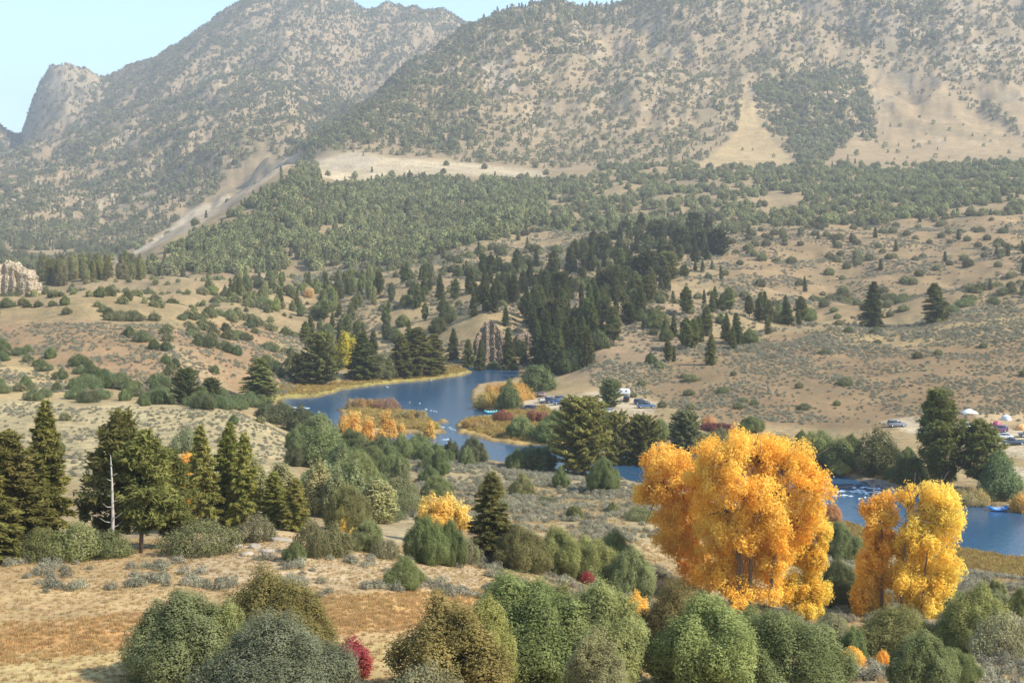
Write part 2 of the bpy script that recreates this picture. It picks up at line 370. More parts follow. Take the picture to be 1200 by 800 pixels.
    reg([(1150, 548), (1260, 548), (1260, 562), (1150, 560)], (0.54, 0.46, 0.36), 2, 270, 340, warp=.2)
    # road bench, spoil and talus
    reg([(370, 186), (410, 178), (470, 186), (560, 192), (645, 202), (640, 209), (560, 206), (470, 205), (420, 212), (385, 216), (375, 204)], (0.56, 0.46, 0.33), 2, 1660, 1850, warp=.2)
    reg([(395, 181), (430, 181), (445, 190), (410, 200), (385, 200)], (0.50, 0.42, 0.33), 2, 1660, 1850, warp=.2)
    reg([(300, 186), (345, 186), (330, 200), (270, 240), (200, 285), (130, 322), (115, 318), (180, 280), (250, 235)], (0.49, 0.39, 0.29), 2.0, 1300, 2100, warp=.3)
    reg([(296, 184), (350, 184), (378, 188), (376, 192), (345, 190), (318, 196), (255, 236), (185, 284), (125, 322), (119, 320), (180, 279), (250, 229)], (0.58, 0.48, 0.37), 1.5, 1300, 2100, warp=.15)
    # mountain meadows and scree fans
    reg([(868, 98), (880, 105), (885, 135), (905, 165), (938, 194), (812, 196), (845, 175), (866, 150)], (0.48, 0.36, 0.20), 2, 1700, 2700, warp=.4)
    reg([(1008, 78), (1060, 92), (1115, 104), (1128, 130), (1200, 165), (1260, 190), (1000, 196), (965, 194), (1000, 160), (1028, 165), (1020, 120)], (0.385, 0.285, 0.175), 2.5, 1700, 2700, warp=.4)
    reg([(1142, 98), (1260, 105), (1260, 150), (1200, 150), (1165, 130)], (0.385, 0.285, 0.175), 2.5, 1700, 2700, warp=.4)
    reg([(565, 75), (600, 70), (605, 110), (570, 112)], (0.42, 0.34, 0.27), 5, 1900, 2700)
    # patchiness and bare rock on steep ground
    dzx = np.gradient(ZZ, axis=1) / (2.5 * YY / F); dzy = np.gradient(ZZ, axis=0) / np.gradient(YY, axis=0)
    steep = np.sqrt(dzx ** 2 + dzy ** 2)
    put(sstep(0.75, 1.2, steep) * sstep(1800, 2000, YY) * 0.85, (0.33, 0.27, 0.205))
    put(np.clip(pk, 0, 1) * 0.9, (0.42, 0.35, 0.26))
    rock = sstep(0.25, 0.45, fbm(XX / 70, YY / 110, 91, 4)) * sstep(1850, 2200, YY)
    put(rock * 0.7, (0.40, 0.33, 0.25))
    rib = sstep(.62, .78, ridged(XX / 40, YY / 60, 63, 4)) * sstep(1850, 2100, YY) * sstep(-.1, .3, fbm(XX / 300, YY / 300, 64, 3))
    put(rib * .8, (0.52, 0.44, 0.35))
    put(sstep(-.1, -.4, fbm(XX / 160, YY / 160, 66, 4)) * sstep(1700, 1850, YY) * .5, (0.25, 0.20, 0.12))
    n1 = fbm(XX / (0.05 * YY), lnY[:, None] * 25 + 0 * XX, 8, 5)
    c *= (1 + 0.28 * n1)[..., None]
    # wet shore
    put((1 - sstep(-1, 1.0, RD)) * 1.0, (0.10, 0.085, 0.06))
    put((1 - sstep(0.2, 1.3, np.abs(RD - 0.3))) * 0.8, (0.16, 0.13, 0.09))
    c *= (np.array([0.88, 0.84, 0.72]) * (1 - near[..., None]) + near[..., None] * np.array([.97, .95, .88]))
    return np.clip(c, 0.01, 0.8)
GC = paint_ground()

def ground_material():
    m_, nt, out = mat('ground')
    at = N(nt, 'ShaderNodeAttribute', attribute_name='gcol')
    geo = N(nt, 'ShaderNodeNewGeometry')
    def nz(scale, detail=4.0, rough=.6):
        n = N(nt, 'ShaderNodeTexNoise', i_Scale=scale, i_Detail=detail, i_Roughness=rough); nt.links.new(geo.outputs['Position'], n.inputs['Vector']); return n.outputs[0]
    def rng(s, a, b, c, d):
        r_ = N(nt, 'ShaderNodeMapRange'); r_.inputs[1].default_value = a; r_.inputs[2].default_value = b; r_.inputs[3].default_value = c; r_.inputs[4].default_value = d
        nt.links.new(s, r_.inputs[0]); return r_.outputs[0]
    c = at.outputs['Color']
    c = mixc(nt, 'MULTIPLY', 1.0, c, (1, 1, 1)); nt.links.new(rng(nz(0.9, 8, .7), .3, .7, .72, 1.28), c.node.inputs[7])
    c2 = mixc(nt, 'MULTIPLY', 1.0, c, (1, 1, 1)); nt.links.new(rng(nz(0.06, 5, .65), .3, .7, .78, 1.2), c2.node.inputs[7])
    # low grey-green brush, seen as a stipple
    f = rng(nz(0.30, 7, .8), .50, .58, 0, .85)
    f2 = rng(nz(0.012, 3, .5), .35, .6, .25, 1)
    mu = N(nt, 'ShaderNodeMath', operation='MULTIPLY'); nt.links.new(f, mu.inputs[0]); nt.links.new(f2, mu.inputs[1])
    sp = N(nt, 'ShaderNodeAttribute', attribute_name='brush')
    mu2 = N(nt, 'ShaderNodeMath', operation='MULTIPLY'); nt.links.new(mu.outputs[0], mu2.inputs[0]); nt.links.new(sp.outputs['Fac'], mu2.inputs[1])
    c3 = mixc(nt, 'MIX', mu2.outputs[0], c2, (0.17, 0.15, 0.085))
    b = N(nt, 'ShaderNodeBsdfPrincipled', i_Roughness=0.95); b.inputs['Specular IOR Level'].default_value = 0.1
    bp = N(nt, 'ShaderNodeBump', i_Strength=0.6, i_Distance=0.25); nt.links.new(nz(1.1, 7, .7), bp.inputs['Height']); nt.links.new(bp.outputs[0], b.inputs['Normal'])
    nt.links.new(c3, b.inputs['Base Color']); nt.links.new(b.outputs[0], out.inputs[0])
    return m_
M_GROUND = ground_material()
brush = sstep(130, 200, YY) * 1.0 * (RD > 3)
idx = np.arange(NY * NU).reshape(NY, NU)
quads = np.stack([idx[:-1, :-1], idx[:-1, 1:], idx[1:, 1:], idx[1:, :-1]], -1).reshape(-1, 4)
P3 = np.stack([XX, YY, ZZ], -1).reshape(-1, 3)
gc4 = np.concatenate([GC.reshape(-1, 3), np.ones((NY * NU, 1))], 1)
me = mesh_np('terrain', P3, quads, [M_GROUND], attr={'gcol': ('POINT', 'FLOAT_COLOR', gc4), 'brush': ('POINT', 'FLOAT', brush.ravel())}, smooth=True)
terrain = tag(link('terrain', me), kind='structure')
# the slope the camera stands on, and the plain round the modelled valley
mb = MB()
ang = np.linspace(0, 2 * math.pi, 49)[:-1]
ring = [(0.0, 51.9)]
rr = [3, 8, 16, 60, 400, 3000, 9500]; rz_ = [51.8, 50.2, 45, 25, 0, -3, -4]
V = [(0, 0, 52.0)] + [(r_ * math.cos(a), r_ * math.sin(a), z_ - (1.2 if r_ > 9 else 0.6)) for r_, z_ in zip(rr, rz_) for a in ang]
n = 48
t = [(0, 1 + k_, 1 + (k_ + 1) % n) for k_ in range(n)]
q = [(1 + i * n + k_, 1 + (i + 1) * n + k_, 1 + (i + 1) * n + (k_ + 1) % n, 1 + i * n + (k_ + 1) % n) for i in range(len(rr) - 1) for k_ in range(n)]
# keep the plain only where the terrain sheet is not: behind and beside
Vn = np.array(V)
def covered(p):
    return p[1] > 9 and abs(p[0]) < 0.6 * p[1]
q = [f for f in q if not all(covered(Vn[i]) for i in f) or False]
Vn[:, 2] = np.where((Vn[:, 1] > 9) & (np.abs(Vn[:, 0]) < 0.9 * Vn[:, 1]), np.minimum(Vn[:, 2], -6), Vn[:, 2])
mb.add(Vn, q, t)
me = mb.me('ground', [M_GROUND], attr={'gcol': ('POINT', 'FLOAT_COLOR', np.tile((0.40, 0.31, 0.20, 1), (len(Vn), 1))), 'brush': ('POINT', 'FLOAT', np.ones(len(Vn)))})
tag(link('ground', me), kind='structure')

# water ----------------------------------------------------------
def water_material():
    m_, nt, out = mat('river_water')
    geo = N(nt, 'ShaderNodeNewGeometry')
    mp = N(nt, 'ShaderNodeMapping'); mp.inputs['Scale'].default_value = (1, 0.55, 1); nt.links.new(geo.outputs['Position'], mp.inputs[0])
    n1 = N(nt, 'ShaderNodeTexNoise', i_Scale=0.7, i_Detail=6.0, i_Roughness=.65); nt.links.new(mp.outputs[0], n1.inputs['Vector'])
    n2 = N(nt, 'ShaderNodeTexNoise', i_Scale=0.035, i_Detail=4.0); nt.links.new(mp.outputs[0], n2.inputs['Vector'])
    b = N(nt, 'ShaderNodeBsdfPrincipled', i_Roughness=0.12, i_IOR=1.33)
    c = mixc(nt, 'MIX', n2.outputs[0], (0.014, 0.060, 0.135), (0.045, 0.110, 0.18))
    nt.links.new(c, b.inputs['Base Color'])
    bp = N(nt, 'ShaderNodeBump', i_Strength=0.3, i_Distance=0.3); nt.links.new(n1.outputs[0], bp.inputs['Height']); nt.links.new(bp.outputs[0], b.inputs['Normal'])
    nt.links.new(b.outputs[0], out.inputs[0])
    return m_
M_WATER = water_material()
mb = MB(); mb.add([(-140, 150, 0), (420, 150, 0), (420, 620, 0), (-140, 620, 0)], [(0, 1, 2, 3)])
tag(link('river_water', mb.me('river_water', [M_WATER])), kind='structure')

# ------------------------------------------------------------------ light, sky, air, camera
SUN_EL, SUN_AZ = 41.0, 112.0      # azimuth clockwise from the view direction (+Y)
w = bpy.data.worlds.new('World'); SC.world = w; w.use_nodes = True
nt = w.node_tree; nt.nodes.clear()
sky = nt.nodes.new('ShaderNodeTexSky'); sky.sky_type = 'NISHITA'; sky.sun_disc = False
sky.sun_elevation = R(SUN_EL); sky.sun_rotation = R(SUN_AZ); sky.altitude = 2200; sky.air_density = 1.0; sky.dust_density = 1.1; sky.ozone_density = 1.0
bg = nt.nodes.new('ShaderNodeBackground'); bg.inputs[1].default_value = 0.15
ow = nt.nodes.new('ShaderNodeOutputWorld'); nt.links.new(mixc(nt, 'MULTIPLY', 1.0, sky.outputs[0], (1.0, 1.10, 1.02)), bg.inputs[0]); nt.links.new(bg.outputs[0], ow.inputs[0])
sd = bpy.data.lights.new('sun', 'SUN'); sd.energy = 3.8; sd.angle = R(0.5); sd.color = (1.0, 0.93, 0.82)
so = bpy.data.objects.new('sun', sd); COL.objects.link(so)
az, el = R(SUN_AZ), R(SUN_EL)
dirv = Vector((math.sin(az) * math.cos(el), math.cos(az) * math.cos(el), math.sin(el)))
so.rotation_euler = dirv.to_track_quat('Z', 'Y').to_euler(); so.location = (200, -100, 300)
cd = bpy.data.cameras.new('camera'); cam = bpy.data.objects.new('camera', cd); COL.objects.link(cam)
cam.location = (0, 0, HC); cam.rotation_euler = (R(90), 0, 0)
cd.sensor_width = 36; cd.lens = 36 * F / 1200; cd.shift_y = (V0 - 400) / 1200
cd.clip_start = 0.5; cd.clip_end = 30000
SC.camera = cam
SC.view_settings.view_transform = 'Standard'; SC.view_settings.look = 'None'; SC.view_settings.gamma = 1; SC.view_settings.exposure = 1.15
SC.render.resolution_x = 1024; SC.render.resolution_y = 682
cy = SC.cycles; cy.max_bounces = 6; cy.diffuse_bounces = 3; cy.transmission_bounces = 4; cy.volume_bounces = 0; cy.use_denoising = True
HAZE = 0.00015
m_, nt, out = mat('haze')
pv = N(nt, 'ShaderNodeVolumePrincipled', i_Density=HAZE); pv.inputs['Color'].default_value = (0.93, 0.95, 1.0, 1); pv.inputs['Anisotropy'].default_value = 0.2
nt.links.new(pv.outputs[0], out.inputs['Volume'])
mb = MB(); mb.box((0, 100, 530), (21000, 20400, 1080))
hz = tag(link('haze', mb.me('haze', [m_])), kind='stuff')
hz['label'] = 'thin pale bluish air over the whole valley'
print('base', round(time.time() - T0, 1))

# ------------------------------------------------------------------ plants
def leaf_arrays(P, Nr, size, jit=0.5, asp=1.5, dirs=None, rng=RNG):
    n = len(P)
    nn = Nr + rng.normal(0, jit, (n, 3)); nn /= np.linalg.norm(nn, axis=1)[:, None] + 1e-9
    a = (dirs if dirs is not None else 0) + rng.normal(0, 1 if dirs is None else .45, (n, 3))
    t = a - nn * (a * nn).sum(1)[:, None]; t /= np.linalg.norm(t, axis=1)[:, None] + 1e-9
    b = np.cross(nn, t); s = (size * rng.uniform(.6, 1.35, n))[:, None]
    V = np.stack([P - t * s * .5 * asp - b * s * .42, P - t * s * .3 * asp + b * s * .5, P + t * s * .75 * asp], 1)
    return V.reshape(-1, 3)
def leaf_mesh(name, V, mats, extra=None, rng=RNG, clump=None):
    """extra: MB with the woody parts, which take the second material"""
    n = len(V) // 3; f = np.arange(n * 3).reshape(n, 3)
    lv = rng.uniform(0, 1, n) if clump is None else np.clip(clump * .6 + rng.uniform(0, .4, n), 0, 1)
    fl = [f]; VV_ = [V]; mi = [np.zeros(n, int)]; k_ = n * 3; lvl = [lv]
    if extra is not None:
        ev = np.concatenate(extra.v)
        VV_.append(ev)
        for lst in (extra.q, extra.t):
            if lst:
                e = np.concatenate(lst) + k_; fl.append(e); mi.append(np.ones(len(e), int)); lvl.append(np.full(len(e), .5))
    return mesh_np(name, np.concatenate(VV_), fl, mats, mat_idx=np.concatenate(mi), attr={'leaf': ('FACE', 'FLOAT', np.concatenate(lvl))})
def lobe_cloud(lobes, n, clump_r, leaf, rng, fill=.15, up=0.35, jit=.6, asp=1.5, zmin=0.05, vst=1.15):
    """lobes: (cx,cy,cz,rx,ry,rz). Leaves gathered in clumps over the lobes' joint surface."""
    L = np.array(lobes, float)
    area = (L[:, 3] * L[:, 4] + L[:, 3] * L[:, 5] + L[:, 4] * L[:, 5]); pr = area / area.sum()
    m_ = max(12, int(area.sum() * 4.2 / (clump_r ** 2 * 2.2)))
    li = rng.choice(len(L), m_ * 2, p=pr)
    d_ = rng.normal(0, 1, (m_ * 2, 3)); d_ /= np.linalg.norm(d_, axis=1)[:, None]
    r_ = rng.uniform(.86, 1.08, m_ * 2)[:, None]; r_[rng.random(m_ * 2) < fill] *= .7
    C = L[li, :3] + d_ * L[li, 3:] * r_
    ins = np.zeros(len(C), bool)
    for k_ in range(len(L)):
        ins |= (li != k_) & ((((C - L[k_, :3]) / L[k_, 3:]) ** 2).sum(1) < .55)
    ok = ~ins & (C[:, 2] > zmin); C = C[ok][:m_]; d_ = d_[ok][:m_]
    cr = clump_r * rng.uniform(.6, 1.35, len(C)); cv = rng.uniform(0, 1, len(C))
    ci = rng.choice(len(C), n, p=cr ** 2 / (cr ** 2).sum())
    q_ = rng.normal(0, 1, (n, 3)); q_ /= np.linalg.norm(q_, axis=1)[:, None]
    rad = cr[ci][:, None] * rng.uniform(.35, 1.0, n)[:, None] ** .5
    rad[rng.random(n) < .12] *= 1.55      # stray sprays
    P = C[ci] + q_ * rad * np.array([1, 1, vst])
    Nr = q_ * .8 + d_[ci] * .8 + np.array([0, 0, up])
    P[:, 2] = np.maximum(P[:, 2], .02)
    return leaf_arrays(P, Nr, np.full(n, leaf), jit, asp, rng=rng), cv[ci]

def proto_juniper(seed, n=26000, H=5.0, W=5.0, leaf=.064, nl=7, peak=.5, mat_=None, clump=.25, wood=True, name='juniper', vst=1.5, irr=.06):
    rng = np.random.default_rng(seed); lobes = []
    if nl > 12:         # low thicket of many stems
        for k_ in range(nl * 2):
            a = rng.uniform(0, 6.28); rr_ = W * .42 * math.sqrt(rng.random()); top = H * rng.uniform(.5, 1.0) * (1 - .35 * (rr_ / (W * .5)) ** 2); rx = W * rng.uniform(.07, .13)
            lobes.append((rr_ * math.cos(a), rr_ * math.sin(a), top * .5, rx, rx, top * .52))
    else:               # upright plumes of uneven height, with shaded clefts between them
        np_ = nl * 2 + 5
        for k_ in range(np_):
            q_ = (k_ + .5) / np_; a = k_ * 2.4 + rng.uniform(-.4, .4); rr_ = W * .37 * q_ ** .55 if k_ else 0.0
            top = H * (1.0 - (.52 - .1 * peak + .16 * (peak > 1)) * (rr_ / (W * .42)) ** 1.5) * rng.uniform(.80 - irr, 1.04); rx = W * rng.uniform(.115, .175)
            lo = H * rng.uniform(0, .08) if q_ > .4 else 0; cz_ = (top + lo) / 2
            lobes.append((rr_ * math.cos(a), rr_ * math.sin(a), cz_, rx, rx, (top - lo) / 2))
            if rng.random() < .6:   # a side tuft standing off the plume
                b_ = a + rng.uniform(-1.2, 1.2); lobes.append(((rr_ + rx * .8) * math.cos(b_), (rr_ + rx * .8) * math.sin(b_), top * rng.uniform(.3, .7), rx * .6, rx * .6, H * rng.uniform(.09, .15)))
    V, cv = lobe_cloud(lobes, n, clump, leaf, rng, up=.4, jit=.42, asp=1.2, vst=vst)
    tr = MB()
    for k_ in range(4):
        a = rng.uniform(0, 6.28); r_ = W * .16
        tr.tube([(0, 0, -.3), (r_ * .4 * math.cos(a), r_ * .4 * math.sin(a), H * .12), (r_ * math.cos(a), r_ * math.sin(a), H * .45)], [W * .035, W * .026, W * .01], 6)
    return V, cv, tr, H
def proto_pine(seed, n=15000, H=14.0, W=6.0, base=.06, leaf=.26, style='fir', rad_top=.8, gaps=0.0):
    rng = np.random.default_rng(seed); Pc = []; Nn = []; Dd = []; cvs = []; tr = MB()
    lean = rng.uniform(-.012, .012, 2) * H
    tr.tube([(0, 0, -.5), (lean[0] * .3, lean[1] * .3, H * .35), (lean[0], lean[1], H * .97)], [H * .018, H * .013, H * .002], 7)
    br = []; z = base * H
    while z < H * .985:
        t_ = (z / H - base) / (1 - base)
        if style == 'fir': prof = (1 - t_) ** rad_top * min(1, .62 + t_ * 3)
        elif style == 'round': prof = math.sqrt(max(0.0, 1 - (t_ * 1.02 - .22) ** 2 / .64)) * min(1, .6 + t_ * 3)
        else: prof = (1 - t_ ** 1.8) ** .75 * min(1, .5 + t_ * 2.2)
        nb = rng.integers(4, 7) if style != 'ponderosa' else rng.integers(2, 5)
        a0 = rng.uniform(0, 6.28)
        for k_ in range(nb):
            if rng.random() < gaps: continue
            a = a0 + 2 * math.pi * k_ / nb + rng.uniform(-.35, .35)
            L_ = W / 2 * prof * rng.uniform(.72, 1.14) + .12
            slope = (-.22 + .75 * t_ if style == 'fir' else .05 + .45 * t_) + rng.uniform(-.12, .12)
            br.append((z, a, L_, slope))
        z += (.027 if style != 'ponderosa' else .030) * H * rng.uniform(.75, 1.25)
    tot = sum(b[2] ** 1.25 for b in br)
    for z, a, L_, slope in br:
        k_ = max(5, int(n * L_ ** 1.25 / tot))
        ca, sa = math.cos(a), math.sin(a)
        if style == 'ponderosa':
            npad = max(1, int(L_ / .9)); pads = rng.uniform(.35, 1.0, npad); s_ = pads[rng.integers(0, npad, k_)] + rng.normal(0, .13, k_) * .6
            wid = .34 + .10 * L_; lat = rng.normal(0, wid, k_); ver = rng.normal(0, .20 + .03 * L_, k_)
        else:
            s_ = rng.uniform(.12, 1.0, k_) ** .8; wid = (.10 + .30 * L_ * (1.05 - s_)) ; lat = rng.uniform(-1, 1, k_) * wid; ver = rng.normal(0, .07, k_) - np.abs(lat) * .12
        r_ = s_ * L_
        zc = z + slope * r_ - (.10 * r_ * r_ / max(L_, .5) if style == 'fir' else -.06 * r_ * r_ / max(L_, .5)) + ver
        x = lean[0] * z / H + ca * r_ - sa * lat; y = lean[1] * z / H + sa * r_ + ca * lat
        Pc.append(np.stack([x, y, zc], 1)); Nn.append(np.tile((ca * .25, sa * .25, 1.0), (k_, 1)))
        dd = np.stack([ca - sa * np.sign(lat) * .6, sa + ca * np.sign(lat) * .6, np.full(k_, slope)], 1); Dd.append(dd)
        cvs.append(np.full(k_, rng.uniform(0, 1)))
        if L_ > .8:
            tr.tube([(lean[0] * z / H, lean[1] * z / H, z), (ca * L_ * .5, sa * L_ * .5, z + slope * L_ * .5), (ca * L_ * .85, sa * L_ * .85, z + slope * L_ * .85 - (.07 * L_ if style == 'fir' else 0))], [.018 * L_ + .012, .013 * L_ + .006, .006], 3)
    P = np.concatenate(Pc); V = leaf_arrays(P, np.concatenate(Nn), np.full(len(P), leaf), .75, 1.9, np.concatenate(Dd), rng=rng)
    return V, np.concatenate(cvs), tr, H

def make_protos():
    D = {}
    def reg(kind, V, cv, tr, H, fm, wm):
        crown = leaf_mesh(kind + '_crown', V, [fm, wm], None, clump=cv)
        trunk = tr.me(kind + '_trunk', [wm])
        whole = leaf_mesh(kind + '_whole', V, [fm, wm], tr, clump=cv)
        D.setdefault(kind, []).append((crown, trunk, whole, H, float(np.percentile(np.hypot(V[:, 0], V[:, 1]), 97)) * 2))
    for k_ in range(5): reg('juniper', *proto_juniper(100 + k_, 95000, H=5.0, W=[4.6, 5.2, 5.6, 5.0, 4.4][k_], nl=[6, 8, 9, 7, 5][k_]), M_JUN, M_BARK)
    for k_ in range(3): reg('conejuniper', *proto_juniper(130 + k_, 65000, H=5.0, W=3.6, nl=4, peak=1.2), M_JUN, M_BARK)
    for k_ in range(5): reg('fir', *proto_pine(200 + k_, 15000, H=14, W=[5.6, 6.2, 6.8, 5.8, 6.4][k_], rad_top=[.75, .65, .8, .6, .7][k_], gaps=.08), M_PINE, M_BARK)
    for k_ in range(3): reg('ponderosa', *proto_pine(230 + k_, 15000, H=14, W=[6.6, 7.2, 6.4][k_], base=[.16, .2, .1][k_], style='ponderosa', leaf=.27, gaps=.1), M_PINE, M_BARK)
    for k_ in range(3): reg('roundpine', *proto_pine(260 + k_, 17000, H=10, W=[8.0, 9.0, 8.5][k_], base=.06, style='round', leaf=.27), M_PINE, M_BARK)
    for k_ in range(4): reg('bush', *proto_juniper(300 + k_, 11000, H=2.4, W=[4.2, 4.8, 3.8, 5.2][k_], nl=[7, 8, 6, 9][k_], leaf=.085, clump=.2), M_BUSH, M_BARK)
    for k_ in range(3):     # poplars and young cottonwoods: taller than wide
        reg('poplar', *proto_juniper(340 + k_, 11000, H=9, W=4.2, nl=6, leaf=.22, clump=.5, peak=.6), M_BUSH, M_PALEBARK)
    for k_ in range(4): reg('grove', *proto_juniper(380 + k_, 15000, H=9, W=[9.5, 11, 8.5, 10][k_], nl=[5, 7, 6, 8][k_], leaf=.26, clump=.62, irr=.25, vst=1.3), M_JUN, M_BARK)
    for k_ in range(3): reg('willow', *proto_juniper(390 + k_, 12000, H=3, W=[9, 11, 8][k_], nl=15, leaf=.2, clump=.42, irr=.35, vst=1.5), M_GOLD, M_BARK)
    for k_ in range(3): reg('goldbush', *proto_juniper(360 + k_, 9000, H=3.6, W=[3.4, 4.0, 3.0][k_], nl=6, leaf=.13, clump=.3), M_GOLD, M_PALEBARK)
    return D
PROTO = make_protos()
print('protos', round(time.time() - T0, 1))

KIND = {'juniper': ('juniper_tree', 'juniper'), 'conejuniper': ('juniper_tree', 'juniper'), 'fir': ('conifer_tree', 'conifer'), 'ponderosa': ('pine_tree', 'pine tree'), 'roundpine': ('pine_tree', 'pine tree'),
        'bush': ('leafy_shrub', 'shrub'), 'poplar': ('broadleaf_tree', 'tree'), 'goldbush': ('golden_shrub', 'autumn shrub'), 'grove': ('riverside_tree', 'broad tree'), 'willow': ('willow_shrub', 'willow')}
FOREST_H = []
def plant(kind, x, y, z, h, wdt=None, tint=(1, 1, 1), label=None, group=None, small=False, variant=None, rz=None, name=None, cat=None):
    if kind in ('juniper', 'bush') and h > 6.5 and y > 240: kind = 'grove'
    if kind == 'goldbush' and wdt and wdt > 7: kind = 'willow'
    pr = PROTO[kind]; v_ = variant if variant is not None else random.randrange(len(pr))
    crown, trunk, whole, H, Wd = pr[v_ % len(pr)]
    sz = h / H; sxy = (wdt / Wd) if wdt else sz * random.uniform(.9, 1.12)
    rz = random.uniform(0, 6.28) if rz is None else rz
    nm, ct = KIND[kind]; nm = name or nm; ct = cat or ct
    lean = (random.gauss(0, .035), random.gauss(0, .035)) if kind in ('fir', 'ponderosa', 'roundpine', 'poplar') else (0, 0)
    if small:
        o = link(nm, whole, None, (x, y, z - .05), rz, (sxy, sxy, sz)); o.color = (*tint, 1); o.rotation_euler = (*lean, rz)
    else:
        o = bpy.data.objects.new(nm, None); COL.objects.link(o); o.location = (x, y, z - .05); o.empty_display_size = .5
        c = link('crown', crown, o, (0, 0, 0), rz, (sxy, sxy, sz)); c.color = (*tint, 1)
        t = link('trunk', trunk, o, (0, 0, 0), rz, (sxy, sxy, sz)); t.color = (*tint, 1); o.rotation_euler = (*lean, 0)
    tag(o, label, ct, group)
    return o
def plant_px(kind, u, vb, w_, h_, tint=(1, 1, 1), label=None, **kw):
    x, y, z = hit(u, vb); s_ = y / F
    HAND.append((x, y, w_ * s_ / 2))
    return plant(kind, x, y, z, h_ * s_ * 1.02, w_ * s_, tint, label, small=(h_ < 26), **kw)
HAND = []
YG = (1.25, 1.12, .8); BL = (.95, 1.0, 1.25); BR = (.95, 1.12, .85); OL = (1.2, 1.0, .75); DK = (.75, .8, .8); GY = (1.35, 1.25, 1.3)
